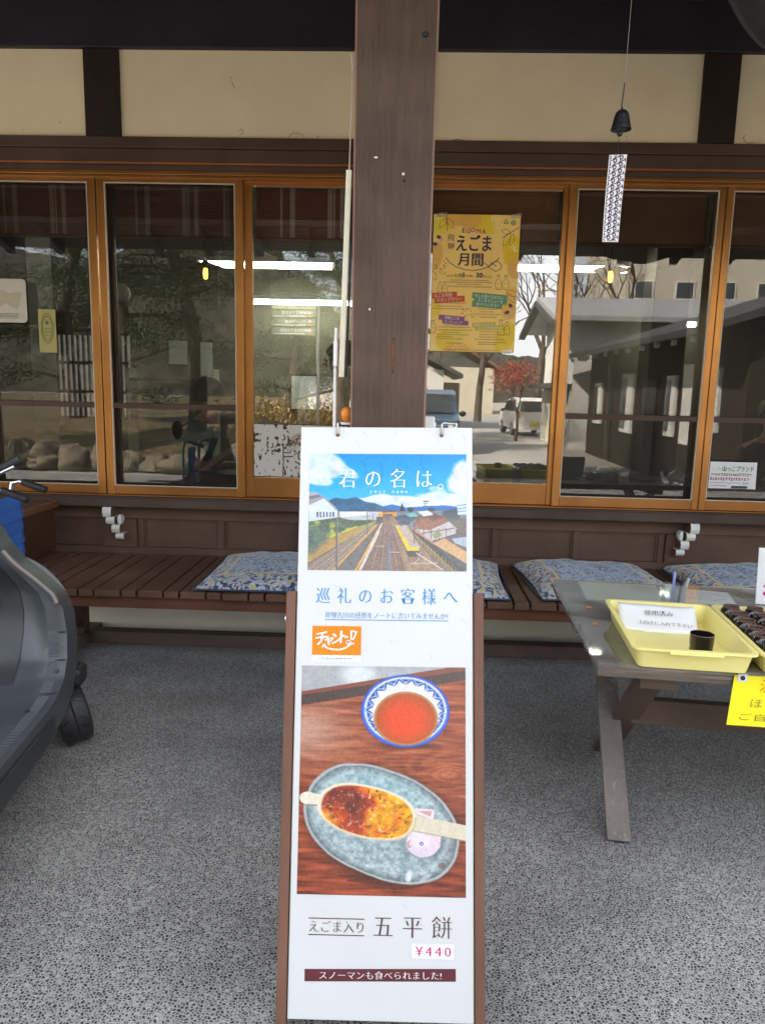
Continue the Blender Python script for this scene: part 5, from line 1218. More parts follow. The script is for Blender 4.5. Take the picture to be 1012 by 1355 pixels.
cushion(1.00, 3.86, R(4), 'blue damask cushion lying on the bench just behind the left end of the picnic table', (.72, .72), .075, 3)
cushion(1.84, 3.86, R(-3), 'blue damask cushion with gold scroll corner behind the yellow trays', (.76, .72), .075, 4)

r = thing('side_cabinet', 'brown wooden cabinet with a rimmed top behind the blue-backed wheelchair', 'cabinet', (-2.5, 4.06, 0))
MB().box(-2.95, -2.09, 3.90, 4.28, .425, .682).build('body', M['cab'], r, bevel=.004)
MB().box(-2.93, -2.52, 3.885, 3.899, .44, .67).build('door', M['cab'], r, bevel=.002); MB().box(-2.51, -2.10, 3.885, 3.899, .44, .67).build('door', M['cab'], r, bevel=.002)
MB().box(-2.98, -2.065, 3.86, 4.29, .683, .722).build('countertop', M['cabtop'], r, bevel=.006)
MB().box(-2.95, -2.095, 3.89, 4.26, .7225, .724).build('top_inlay', M['cab'], r)

# ================================================================== picnic table and what stands on it
TR = Matrix.Translation((.552, 1.985, 0)) @ Matrix.Rotation(R(-5.5), 4, 'Z')
def tw(x, y, z=0): return tuple(TR @ Vector((x, y, z)))
def tthing(name, label, cat, x, y, z, group=None, rz=0):
    return thing(name, label, cat, tw(x, y, z), group, (0, 0, R(-5.5)+rz))
tab = tthing('picnic_table', 'weathered wooden picnic table with crossed legs and a plank top', 'table', 0, 0, 0)
yy = .02
for i in range(5):
    MB().box(-.004-.047*(yy/.95)+(.004 if i % 2 else 0), 1.70, yy, yy+.180, .634, .676).build('plank', M['tabw'], tab, local=True, bevel=.004); yy += .189
for cx in (.15, 1.45):
    MB().box(cx-.028, cx+.072, .06, .90, .590, .633).build('cleat', M['tabd'], tab, local=True, bevel=.003)
    MB().bar((cx-.014, .228, .0), (cx-.014, .850, .589), .036, .074, (1, 0, 0)).build('leg', M['tabl'], tab, local=True, bevel=.003)
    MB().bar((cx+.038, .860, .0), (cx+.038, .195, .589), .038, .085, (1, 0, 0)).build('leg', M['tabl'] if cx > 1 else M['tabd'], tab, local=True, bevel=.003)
MB().box(.205, 1.49, .500, .540, .285, .375).build('stretcher', M['tabd'], tab, local=True, bevel=.003)
# square the foot of the legs with the ground
for o in tab.children:
    if o.name.startswith('leg'):
        me = o.data
        for v in me.vertices:
            if v.co.z < .10: v.co.z = max(v.co.z, 0.0)
            if v.co.z > .55: v.co.z = min(v.co.z, .589)
def sheet_fn(u, v):
    x = -.014+1.72*u; y = -.012+.965*v
    z = .6795+.0010*math.sin(x*19+y*7)*math.sin(y*13)
    if v == 0: z -= .004
    return (x-.047*v*(1-u), y, z)
r = tthing('vinyl_sheet', 'clear glossy vinyl sheet spread over the picnic table top', 'tablecloth', 0, 0, .678)
MB().grid(lambda u, v: tuple(Vector(sheet_fn(u, v))-Vector((0, 0, .678))), 40, 24).build('sheet', M['vinyl'], r, local=True, smooth=True)
def under_paper(x, y, wd, dp, rz, label, mat, rows):
    r = tthing('table_note', label, 'paper note', x, y, .6768, rz=rz)
    MB().box(-wd/2, wd/2, -dp/2, dp/2, 0, .0007).build('sheet', mat, r, local=True)
    if rows: fine_print([(-wd*.42, wd*g, dp*(.32-.13*i), dp*.06) for i, g in enumerate(rows)], .0009, M['navyink'], r, 77)
M['navyink'] = flat('navy_ink', (.05, .06, .14)); M['mint'] = flat('pale_mint_paper', (.42, .48, .44), .35); M['greycard'] = flat('grey_card', (.16, .15, .15), .35)
under_paper(.20, .80, .30, .26, 0, 'pale mint sheet under the vinyl at the far left corner', M['mint'], None)
under_paper(.47, .795, .25, .20, R(-7), 'white note with blue handwriting under the vinyl beside the pen holder', M['paper'], (.35, .40, .22, .38, .30))
under_paper(.93, .80, .22, .22, R(3), 'grey card lying at the back of the picnic table', M['greycard'], None)
for x, y, l in ((.042, .55, 'far'), (.037, .36, 'near')):
    r = tthing('orange_tab', f'{l} orange tape tab on the left edge of the vinyl sheet', 'tape', x, y, .681)
    MB().prism([(-.008, -.007), (.007, -.009), (.010, .004), (.001, .010), (-.009, .006)], 0, .0015, 0, 'XY').build('tab', M['orangep'], r, local=True)
def tray(x0, x1, label):
    y0, y1 = -.022, .452; hgt = .060; fl = .016
    r = tthing('yellow_tray', label, 'tray', (x0+x1)/2, (y0+y1)/2, .681, 'pale yellow plastic trays')
    hx, hy = (x1-x0)/2, (y1-y0)/2
    def ring(hx, hy, z, rad, n=5): return [(x, y, z) for x, y in rrect(hx*2, hy*2, rad, n)]
    rings = [ring(hx-fl, hy-fl, 0, .018), ring(hx-.004, hy-.004, hgt-.006, .024), ring(hx+.006, hy+.006, hgt-.006, .026), ring(hx+.006, hy+.006, hgt, .026), ring(hx-.007, hy-.007, hgt, .022), ring(hx-fl-.004, hy-fl-.004, .004, .015)]
    mb = MB(); n = len(rings[0])
    for q_ in rings: mb.v += q_
    for k in range(5):
        for i in range(n): mb.f.append((k*n+i, k*n+(i+1) % n, (k+1)*n+(i+1) % n, (k+1)*n+i)); mb.m.append(0)
    mb.f.append(tuple(range(n))); mb.f.append(tuple(5*n+i for i in range(n))); mb.m += [0, 0]
    mb.build('shell', M['yellow'], r, local=True, smooth=True)
    MB().box(-.07, .07, -hy-.0125, -hy-.0062, hgt-.012, hgt-.001).build('grip_lip', M['yellow'], r, local=True, bevel=.002)
    MB().box(-.07, .07, hy+.0062, hy+.0125, hgt-.012, hgt-.001).build('grip_lip', M['yellow'], r, local=True, bevel=.002)
    return r
tray(.082, .402, 'pale yellow plastic tray with one black cup and a paper note')
tray(.418, .738, 'pale yellow plastic tray full of upturned black cups')
def cup(x, y, label, upturned):
    r = tthing('tea_cup', label, 'cup', x, y, .6855, 'black tea cups in the yellow trays', rng.uniform(0, 6))
    if upturned:
        MB().lathe([(.033, 0), (.0335, .012), (.032, .045), (.029, .060), (.025, .0655), (.0245, .066)], (0, 0, 0), 26).build('body', M['cup'], r, local=True, smooth=True)
        MB().lathe([(.0244, .0660), (.0242, .0715), (.0225, .0728), (.0205, .0715), (.0195, .0665)], (0, 0, 0), 26).build('foot_ring', M['cuprim'], r, local=True, smooth=True)
        MB().lathe([(.0194, .0664), (.0005, .0660)], (0, 0, 0), 26).build('base', M['cup'], r, local=True)
    else:
        MB().lathe([(.0005, .001), (.027, .0), (.031, .008), (.0315, .03), (.0305, .034), (.0325, .05), (.0325, .0735)], (0, 0, 0), 28).build('body', M['cup'], r, local=True, smooth=True)
        MB().lathe([(.0325, .0735), (.0318, .0752), (.0305, .0740)], (0, 0, 0), 28).build('rim', M['cuprim'], r, local=True, smooth=True)
        MB().lathe([(.0305, .0740), (.029, .03), (.026, .008), (.0005, .005)], (0, 0, 0), 28).build('inside', M['cup'], r, local=True, smooth=True)
    return r
cup(.283, .075, 'single upright black cup standing in the used-cup tray', False)
for i in range(4):
    for k in range(6):
        x, y = .462+i*.0705+(.0 if k % 2 == 0 else .004), .398-k*.0715-(.0 if i % 2 == 0 else .006)
        cup(x, y, f'upturned black cup in the {("left", "second", "third", "right")[i]} column of the full tray, {("farthest", "second farthest", "third farthest", "third nearest", "second nearest", "nearest")[k]} row', True)
r = tthing('tray_note', 'creased white paper note reading used cups, leaning inside the yellow tray', 'notice', .225, .352, .716)
r.rotation_euler = (R(30), 0, R(-9))
MB().grid(lambda u, v: (-.118+.236*u, -.062+.118*v, .004*math.sin(u*9+v*4)*.5+.006*(u-.5)**2*4*v), 14, 8).build('sheet', M['paper'], r, local=True, smooth=True, solid=.0008)
text('使用済み', .005, .014, wid=.086, hei=.022, mat=M['ink'], parent=r, z=.0075, style='mincho')
text('上向きに入れて下さい', .02, -.030, wid=.160, hei=.016, mat=M['ink'], parent=r, z=.0075, style='mincho', rot=R(-1))
r = tthing('pen_holder', 'clear acrylic holder with pens standing on the vinyl sheet', 'pen holder', .335, .600, .681)
MB().box(-.036, .036, -.024, .024, 0, .004).box(-.036, .036, -.024, -.021, .004, .088).box(-.036, .036, .021, .024, .004, .088).box(-.036, -.033, -.021, .021, .004, .088).box(.033, .036, -.021, .021, .004, .088).box(-.0015, .0015, -.021, .021, .004, .080).build('case', M['acryl'], r, local=True)
for x, y, tx, ty, l, c_, nm, lab in ((-.006, .0, .005, .004, .128, (.25, .30, .62), 'pen', 'lilac capped pen standing in the clear holder'), (.016, .004, .012, .0, .125, (.02, .02, .02), 'marker', 'black marker standing in the clear holder'), (.022, -.006, .02, -.004, .110, (.45, .46, .47), 'pen', 'grey pen leaning in the clear holder')):
    a = tthing(nm, lab, 'pen', .335+x, .600+y, .6855); mt = plain('pen_plastic', c_, .35)
    MB().tube([(0, 0, 0), (tx*.7, ty*.7, l*.68)], .0045, 8).build('barrel', mt, a, local=True, smooth=True); MB().tube([(tx*.7, ty*.7, l*.68), (tx, ty, l*.97), (tx, ty, l)], [.0052, .0050, .002], 8).build('pen_cap', mt, a, local=True, smooth=True)
r = tthing('table_card', 'white standing card with magenta lettering at the edge of the picture', 'sign', .762, .71, .681)
r.rotation_euler = (R(82), 0, R(-12))
MB().box(-.11, .13, 0, .205, -.006, 0).build('card', M['paper'], r, local=True, bevel=.002)
MB().box(-.09, .11, 0, .012, -.06, -.0065).build('foot', M['paper'], r, local=True)
text('お茶', -.012, .055, wid=.150, hei=.055, mat=M['magenta'], parent=r, z=.0010, style='bold')
r = tthing('yellow_notice', 'bright yellow handwritten paper notice pinned to the front edge of the table', 'notice', .358, .012, .668)
r.rotation_euler = (R(90), 0, R(-5.5))
M['yellowp'] = plain('yellow_paper', (.93, .83, .012), .7, 0, .02, 6); M['pencil'] = flat('dark_ink', (.075, .07, .05)); M['orangeink'] = flat('orange_marker', (.72, .13, .015))
MB().add([(0, 0, .0), (.36, .010, .0), (.36, -.137, .012), (-.012, -.140, .012)], [(0, 1, 2, 3)]).build('sheet', M['yellowp'], r, local=True, solid=.001)
MB().box(.008, .034, -.017, .006, .0022, .0030).build('pin_card', M['white'], r, local=True); MB().lathe([(.0005, .006), (.006, .005), (.0065, .0032)], (.021, -.006, 0), 14).build('pin', M['iron'], r, local=True, smooth=True)
text('温かい', .1335, -.022, wid=.135, hei=.034, mat=M['orangeink'], parent=r, z=.0090, style='thin', shear=.08)
text('ほうじ茶', .115, -.072, wid=.140, hei=.028, mat=M['pencil'], parent=r, z=.0130, style='thin', shear=.08)
text('ご自由に', .094, -.112, wid=.150, hei=.021, mat=M['pencil'], parent=r, z=.0145, style='thin', shear=.06)

# ================================================================== mobility scooter and wheelchair at the left
r = scoot = thing('mobility_scooter', 'blue-grey mobility scooter with a ribbed footboard parked at the left edge', 'scooter', (-1.57, 2.30, 0), rot=(0, 0, R(8)))
M['shell'] = plain('blue_grey_plastic', (.062, .071, .079), .36, 0, .16, 6, .05)
M['shell2'] = plain('dark_blue_grey_plastic', (.030, .035, .040), .36, 0, .15, 6)
M['ribm'] = plain('ribbed_plastic', (.082, .095, .105), .5, 0, .1, 30)
M['trim'] = plain('silver_trim', (.19, .178, .162), .45, .3, .06)
prof = [(-.60, .285, .345), (-.35, .285, .350), (-.12, .286, .356), (.02, .290, .360), (.11, .304, .364), (.185, .340, .366), (.245, .405, .362), (.285, .490, .352), (.310, .570, .335), (.322, .630, .305), (.330, .690, .235), (.334, .745, .165), (.334, .810, .115), (.326, .880, .085), (.312, .960, .070)]
def pathn(i):
    a, b = prof[max(i-1, 0)], prof[min(i+1, len(prof)-1)]; dy, dz = b[0]-a[0], b[1]-a[1]; l = math.hypot(dy, dz); return (dz/l, -dy/l)
def pint(t):
    f = t*(len(prof)-1); i = min(int(f), len(prof)-2); f -= i
    p = [prof[i][k]*(1-f)+prof[i+1][k]*f for k in range(3)]; n0, n1 = pathn(i), pathn(i+1); n = (n0[0]*(1-f)+n1[0]*f, n0[1]*(1-f)+n1[1]*f); return p, n
def inner(u, v):
    (y, z, hw), (ny, nz) = pint(v); a = 2*u-1
    rec = max(0, 1-abs(a/.80)**4)*(.018+.075*max(0, min(1, (v-.30)/.25))*max(0, min(1, (.80-v)/.15)))
    edge = -.012*max(0, 1-abs(abs(a)-.985)/.035)
    d = rec+edge
    return (a*hw, y+ny*d, z+nz*d)
def outer(u, v):
    (y, z, hw), (ny, nz) = pint(v); a = 2*u-1; d = .085 if v < .75 else .085-.03*(v-.75)*4
    return (a*(hw+.012)*(1-.04*(1-abs(a))), y+ny*d, z+nz*d)
mb = MB().grid(inner, 40, 56).grid(outer, 40, 56, 0, True)
n1_ = 41*57
for j in range(56):
    for i in (0, 40): mb.f.append((j*41+i, (j+1)*41+i, n1_+(j+1)*41+i, n1_+j*41+i)); mb.m.append(0)
for i in range(40):
    for j in (0, 56): mb.f.append((j*41+i, j*41+i+1, n1_+j*41+i+1, n1_+j*41+i)); mb.m.append(0)
mb.build('leg_shield', M['shell'], scoot, local=True, smooth=True)
mb = MB()
for k in range(88):
    v = .05+.56*k/88
    if abs(v-.30) < .006 or abs(v-.42) < .006 or abs(v-.50) < .006: continue
    (y, z, hw), (ny, nz) = pint(v)
    for s in (-1, 1):
        c_ = Vector(inner(.5+s*.455, v)); d = Vector(inner(.5+s*.405, v)); o_ = Vector((0, ny, nz))*-.0018; tv = Vector((0, -nz, ny))*.0024
        mb.add([tuple(c_+o_*.2-tv), tuple(d+o_*.2-tv), tuple(d+o_*.2+tv), tuple(c_+o_*.2+tv), tuple(c_+o_), tuple(d+o_)], [(0, 1, 5, 4), (2, 3, 4, 5), (0, 4, 3), (1, 2, 5)])
o = mb.build('tread_ribs', M['ribm'], scoot, local=True); o['kind'] = 'stuff'
mb = MB()
for v in (.30, .42, .50):
    c_ = Vector(inner(.5+.49, v)); d = Vector(inner(.5+.36, v)); MB.tube(mb, [tuple(c_), tuple(d)], .0022, 6)
mb.build('groove_line', M['shell2'], scoot, local=True)
MB().grid(lambda u, v: tuple(Vector(inner(.26+.48*u, .36+.40*v))+Vector((0, -.0035-.016*math.sin(math.pi*u)*math.sin(math.pi*v), 0))), 16, 14).build('knee_panel', M['shell2'], scoot, local=True, smooth=True)
for v, u in ((.385, .955), (.22, .90)):
    (y, z, hw), (ny, nz) = pint(v); c_ = Vector(inner(u, v)); mb = MB().tube([tuple(c_-Vector((0, ny, nz))*.003), tuple(c_+Vector((0, ny, nz))*.002)], .008, 12); mb.build('bolt', M['blackp'], scoot, local=True)
MB().tube([inner(.985, t_) for t_ in (.60, .64, .68, .72, .76, .80, .84)], .010, 8).build('trim_strip', M['trim'], scoot, local=True, smooth=True)
MB().tube([inner(.015, t_) for t_ in (.60, .64, .68, .72, .76, .80, .84)], .010, 8).build('trim_strip', M['trim'], scoot, local=True, smooth=True)
for s in (-1, 1): MB().box(s*.362-.010, s*.362+.010, -.58, .06, .185, .262).build('side_skirt', M['shell2'], scoot, local=True, bevel=.006)
def swheel(x, y, rad, wd, steer, nm='front_wheel', camber=0):
    mt = Matrix.Translation((x, y, rad)) @ Matrix.Rotation(steer, 4, 'Z') @ Matrix.Rotation(camber, 4, 'Y') @ Matrix.Rotation(R(90), 4, 'Y')
    h = wd/2
    mb = MB(); pr = [(rad*.45, -h*.75), (rad*.80, -h), (rad*.93, -h*.88), (rad*.985, -h*.55), (rad, -.004), (rad*.975, 0), (rad, .004), (rad*.985, h*.55), (rad*.93, h*.88), (rad*.80, h), (rad*.45, h*.75)]
    m3 = mt.to_3x3().to_4x4(); mb.lathe(pr, mt.translation, 32, 0, m3)
    ty = mb.build(nm, M['black'], scoot, local=True, smooth=True)
    MB().lathe([(.0005, -h*.90), (rad*.30, -h*.88), (rad*.52, -h*.74), (rad*.52, h*.74), (rad*.30, h*.88), (.0005, h*.90)], mt.translation, 24, 0, m3).build('hub', M['black'], ty, local=True)
    mb = MB()
    for i in range(22):
        a = 6.283*i/22
        for s in (-1, 1):
            p = Vector((rad*.998*math.cos(a), rad*.998*math.sin(a), s*h*.32)); e = Vector((rad*.985*math.cos(a+.12), rad*.985*math.sin(a+.12), s*h*.80))
            mb.bar(m3 @ p + mt.translation, m3 @ e + mt.translation, .006, .006, m3 @ Vector((0, 0, 1)))
    mb.build('tread_block', M['black'], ty, local=True)['kind'] = 'stuff'
swheel(.315, .39, .128, .118, R(27), camber=R(-12)); swheel(-.325, .39, .128, .112, R(14)); swheel(.31, -.80, .15, .10, 0, 'rear_wheel'); swheel(-.31, -.80, .15, .10, 0, 'rear_wheel')
for s in (-1, 1):
    MB().box(s*.345-.035, s*.345+.035, .33, .43, .245, .325).build('bumper_block', M['black'], scoot, local=True, bevel=.02)
    MB().tube([(s*.27, .39, .13), (s*.20, .36, .20), (s*.05, .34, .26)], .018, 8).build('axle_arm', M['blackp'], scoot, local=True)
MB().ell((-.06, .46, .57), (.16, .10, .15), 24, 16).build('front_cowl', M['shell'], scoot, local=True, smooth=True)
MB().lathe([(.0005, .03), (.05, .022), (.055, 0)], (-.06, .55, .60), 18, 0, Matrix.Rotation(R(-90), 4, 'X')).build('headlight', M['white'], scoot, local=True, smooth=True)
MB().tube([(0, .36, .84), (0, .28, 1.06), (0, .265, 1.10)], [.045, .035, .03], 12).build('tiller', M['blackp'], scoot, local=True, smooth=True)
MB().ell((0, .27, 1.13), (.14, .08, .05), 18, 10).build('control_panel', M['blackp'], scoot, local=True, smooth=True)
for s in (-1, 1):
    MB().tube([(s*.05, .27, 1.11), (s*.12, .262, 1.10)], .011, 8).build('handlebar', M['chrome'], scoot, local=True, smooth=True)
    MB().tube([(s*.115, .262, 1.100), (s*.17, .265, 1.112), (s*.222, .275, 1.142), (s*.226, .276, 1.145)], [.0165, .0175, .0190, .013], 12).build('grip', M['black'], scoot, local=True, smooth=True)
    MB().tube([(s*.08, .24, 1.085), (s*.15, .225, 1.085), (s*.215, .235, 1.118)], .0055, 8).build('brake_lever', M['chrome'], scoot, local=True, smooth=True)
MB().tube([(-.13, .29, 1.13), (-.27, .38, 1.10), (-.33, .40, 1.06)], .006, 7).build('mirror_stem', M['blackp'], scoot, local=True)
MB().ell((-.37, .41, 1.03), (.050, .018, .085), 14, 10).build('mirror', M['blackp'], scoot, local=True, smooth=True)
MB().box(-.23, .23, -.95, -.52, .60, .68).build('seat', M['black'], scoot, local=True, bevel=.03); MB().box(-.22, .22, -1.02, -.94, .70, 1.05).build('backrest', M['black'], scoot, local=True, bevel=.03)
MB().box(-.25, .25, -1.05, -.48, .30, .59).build('rear_body', M['shell'], scoot, local=True, bevel=.03)
MB().box(-.30, .30, -.82, .30, .135, .20).build('chassis', M['blackp'], scoot, local=True)

r = wc = thing('wheelchair', 'folded wheelchair with a blue canvas back behind the scooter', 'wheelchair', (-1.85, 3.09, 0))
for y in (2.94, 3.25):
    cx, cz, rad = -1.84, .32, .305
    ring = [(cx+rad*math.cos(6.2832*i/40), y, cz+rad*math.sin(6.2832*i/40)) for i in range(41)]
    w_ = MB().tube(ring, .016, 10, False).build('wheel', M['tyre_grey'], wc, smooth=True)
    MB().tube([(cx+(rad-.026)*math.cos(6.2832*i/36), y, cz+(rad-.026)*math.sin(6.2832*i/36)) for i in range(37)], .009, 8, False).build('rim', M['chrome'], w_, smooth=True)
    mb = MB()
    for i in range(18): mb.tube([(cx, y+.02*(-1)**i, cz), (cx+(rad-.03)*math.cos(6.283*i/18), y, cz+(rad-.03)*math.sin(6.283*i/18))], .0014, 4)
    mb.build('spokes', M['chrome'], w_); MB().tube([(cx, y-.03, cz), (cx, y+.03, cz)], .022, 12).build('hub', M['steel'], w_)
for y, ex, ez in ((3.22, -1.608, .940), (2.955, -1.555, .938)):
    MB().tube([(ex-.17, y, .36), (ex-.165, y, .90), (ex-.150, y, ez+.028), (ex-.118, y, ez+.036), (ex-.085, y, ez+.030)], .0105, 10).build('push_tube', M['chrome'], wc, smooth=True)
    MB().tube([(ex-.105, y, ez+.034), (ex-.02, y, ez+.006), (ex, y, ez), (ex+.003, y, ez-.001)], [.0155, .0160, .0165, .011], 12).build('grip', M['black'], wc, smooth=True)
    MB().tube([(ex-.165, y, .62), (-2.15, y, .62), (-2.18, y, .40)], .010, 8).build('arm_tube', M['chrome'], wc, smooth=True)
    MB().tube([(ex-.165, y, .36), (-2.15, y, .36), (-2.28, y, .12)], .010, 8).build('frame_tube', M['chrome'], wc, smooth=True)
    MB().lathe([(.02, -.012), (.065, -.014), (.075, 0), (.065, .014), (.02, .012)], (-2.22, y, .075), 20, 0, Matrix.Rotation(R(90), 4, 'X')).build('caster', M['black'], wc, smooth=True)
MB().grid(lambda u, v: (-1.762+.035*u+.018*math.sin(u*3.14)*math.sin(v*6)-.004*math.sin(v*40), 2.94+.285*u, .93-.36*v-.018*math.sin(u*3.14)*(1-v)), 10, 20).build('back_sling', M['blue'], wc, smooth=True, solid=.010)
for k in (.30, .62): MB().tube([(-1.765+.035*u+.018*math.sin(u*3.14)*math.sin(k*6)+.009, 2.94+.285*u, .93-.36*k-.018*math.sin(u*3.14)*(1-k)) for u in [i/8 for i in range(9)]], .004, 6).build('seam', M['blue'], wc, smooth=True)
MB().box(-2.12, -1.78, 2.98, 3.20, .44, .47).build('seat_sling', M['blue'], wc, bevel=.01)

# ================================================================== the street behind the camera, mirrored in the glass
M['wallw'] = plain('white_render', (.66, .65, .61), .9, 0, .06, 1.2); M['wallb'] = plain('beige_tile', (.50, .46, .37), .85, 0, .07, 1.0); M['dkwood'] = wood('dark_cladding', (.022, .015, .011), (.048, .033, .025), 'Z', .7)
M['rooft'] = plain('grey_roof_sheet', (.34, .34, .34), .45, 0, .1, 2); M['roofd'] = plain('dark_roof_tile', (.055, .052, .052), .6, 0, .2, 5); M['glassd'] = plain('dark_window_glass', (.03, .035, .04), .08, 0, .2, 2, 0, .8)
def part(o, nm, mat, x0, x1, y0, y1, z0, z1): return B(x0, x1, y0, y1, z0, z1).build(nm, mat, o)
h = thing('white_house', 'white two-storey house with a dark gable eave and a grey roof across the lane', 'house', (7.2, -16.5, -.33))
MB().prism([(-18.8, -.33), (-14.0, -.33), (-14.0, 3.68), (-16.4, 4.36), (-18.8, 3.68)], 4.9, 10.5, 0, 'YZ').build('wall', M['wallw'], h)
for a, b in (((-14.0+.75, 3.50), (-16.4, 4.38)), ((-18.8-.75, 3.50), (-16.4, 4.38))):
    rf = MB().prism([(a[0], a[1]), (b[0], b[1]), (b[0], b[1]+.14), (a[0], a[1]+.14)], 4.1, 11.2, 0, 'YZ').build('roof', M['rooft'], h)
    MB().prism([(a[0], a[1]-.16), (b[0], b[1]-.16), (b[0], b[1]-.005), (a[0], a[1]-.005)], 4.02, 4.25, 0, 'YZ').build('barge_board', M['roofd'], rf)
part(h, 'lower_eave', M['roofd'], 4.3, 4.899, -18.6, -14.0, 1.55, 1.70); part(h, 'skirt_wall', M['wallb'], 4.86, 4.899, -18.8, -14.0, -.33, 1.5)
for x in (6.0, 8.2):
    f = part(h, 'window', M['roofd'], x-.55, x+.55, -13.999, -13.93, 1.9, 2.75); part(f, 'glass', M['glassd'], x-.48, x+.48, -13.929, -13.92, 1.97, 2.68)
f = part(h, 'window', M['roofd'], 4.83, 4.898, -16.8, -16.0, 2.2, 3.0); part(f, 'glass', M['glassd'], 4.82, 4.829, -16.7, -16.1, 2.28, 2.92)
h = thing('timber_house', 'long dark timber house with white panels facing the lane', 'house', (7.0, -8, -.33))
part(h, 'wall', M['dkwood'], 5.25, 9.5, -13.2, -2.9, -.33, 2.75)
MB().prism([(4.35, 2.35), (9.9, 4.1), (9.9, 4.22), (4.35, 2.47)], -13.6, -2.5, 0, 'XZ').build('roof', M['roofd'], h)
for y, wd, z0, z1 in ((-12.0, .8, .6, 1.7), (-9.2, .9, .5, 1.9), (-6.2, .5, .6, 1.8), (-4.2, .7, .8, 1.9)):
    f = part(h, 'window', M['wallw'], 5.19, 5.248, y-wd/2, y+wd/2, z0, z1); part(f, 'glass', M['glassd'], 5.175, 5.189, y-wd/2+.06, y+.02, z0+.1, z1-.1)
part(h, 'door', M['roofd'], 5.2, 5.248, -8.0, -7.1, -.3, 1.75); part(h, 'white_panel', M['wallw'], 5.215, 5.248, -5.6, -4.7, .5, 2.0); part(h, 'pipe', M['steel'], 5.1, 5.18, -10.6, -10.52, -.3, 2.5)
for i in range(12): part(h, 'rafter_end', M['wallw'], 4.45, 4.53, -13.2+i*.9, -13.12+i*.9, 2.27, 2.36)
h = thing('apartment_block', 'tall beige apartment block rising behind the timber house', 'apartment block', (19, -43, -.33))
part(h, 'wall', M['wallb'], 13.2, 30, -50, -39.2, -.33, 12.5); part(h, 'parapet', M['wallw'], 13.0, 30.2, -50.2, -39.0, 12.501, 12.9)
for i in range(6):
    for k in range(4):
        x, z = 14.3+i*2.5, 1.6+k*2.85
        f = part(h, 'window', M['wallw'], x-.6, x+.6, -39.199, -39.12, z, z+1.1); part(f, 'glass', M['glassd'], x-.5, x+.5, -39.119, -39.10, z+.08, z+1.02)
h = thing('tiled_house', 'low white house with a dark tiled roof at the far end of the lane', 'house', (-1, -27, -.33))
part(h, 'wall', M['wallw'], -4.5, 1.5, -30, -24.5, -.33, 2.3)
MB().prism([(-5.2, 1.95), (-1.5, 3.9), (2.3, 1.95), (2.3, 2.1), (-1.5, 4.1), (-5.2, 2.1)], -30.6, -23.8, 0, 'XZ').build('roof', M['roofd'], h)
for x in (-3.2, -1.5, .2): part(h, 'post', M['dkwood'], x-.08, x+.08, -24.499, -24.45, -.33, 2.2)
f = part(h, 'window', M['dkwood'], -.9, .9, -24.499, -24.44, .4, 1.3); part(f, 'glass', M['glassd'], -.8, .8, -24.439, -24.43, .48, 1.22)
h = thing('barn', 'small brown barn with a red-brown roof beyond the lane', 'barn', (3, -52, -.33))
part(h, 'wall', M['wallb'], -.5, 6.5, -56, -50, -.33, 3.2); M['redroof'] = plain('red_roof', (.16, .075, .05), .7)
MB().prism([(-1.2, 2.9), (3, 5.2), (7.2, 2.9), (7.2, 3.1), (3, 5.4), (-1.2, 3.1)], -56.6, -49.4, 0, 'XZ').build('roof', M['redroof'], h); part(h, 'door', M['dkwood'], 2.2, 3.8, -49.999, -49.94, -.33, 2.0)

def car(label, x, y, rz, L_, W_, H_, side, glassp, paint, van):
    """side profile in local y (forward), z; the body is swept across with tumblehome"""
    r = thing('parked_car', label, 'car', (x, y, -.30), 'cars in the lane', rot=(0, 0, rz))
    mp_ = plain('car_paint', paint, .25, 0, .03, 3, 0, .6, .6); n = len(side); mb = MB()
    lev = [(-1, .0), (-.985, .0), (0, 0), (.985, 0), (1, 0)]
    def hw(z): return W_/2*(1-.16*max(0, (z-.9)/(H_-.9))**1.2)
    ys = []
    for k, f in enumerate((-1, -.93, 0, .93, 1)):
        cz_, cy_ = sum(p[1] for p in side)/n, sum(p[0] for p in side)/n; sc_ = .955 if abs(f) == 1 else 1.0
        for (yy_, zz_) in side: z_ = cz_+(zz_-cz_)*sc_; mb.v.append((f*hw(z_), cy_+(yy_-cy_)*sc_, z_))
    for k in range(4):
        for i in range(n): mb.f.append((k*n+i, k*n+(i+1) % n, (k+1)*n+(i+1) % n, (k+1)*n+i)); mb.m.append(0)
    mb.f += [tuple(reversed(range(n))), tuple(range(4*n, 5*n))]; mb.m += [0, 0]
    mb.build('body', mp_, r, local=True, bevel=.02)
    for nm, quad in glassp: MB().add([(a, b, c) for a, b, c in quad], [(0, 1, 2, 3)]).build(nm, M['glassd'], r, local=True, solid=.012)
    for wy in (L_*.31, -L_*.31):
        for s in (-1, 1):
            rm = Matrix.Rotation(R(90), 4, 'Y'); w_ = MB().lathe([(.15, -.09), (.27, -.09), (.29, -.06), (.29, .06), (.27, .09), (.15, .09)], (s*(W_/2-.085), wy, .29), 24, 0, rm).build('wheel', M['black'], r, local=True, smooth=True)
            MB().lathe([(.0005, .05*s), (.06, .085*s), (.15, .075*s), (.17, .092*s)], (s*(W_/2-.085), wy, .29), 18, 0, rm).build('rim', M['steel'], w_, local=True, smooth=True)
    return r
M['taill'] = plain('tail_lamp', (.55, .02, .02), .25); M['platey'] = plain('yellow_plate', (.75, .58, .04), .5); M['lampg'] = plain('lamp_glass', (.7, .72, .74), .15, 0, .05, 9, 0, .7)
hh = 1.50; Lr = 3.4; Wr = 1.475
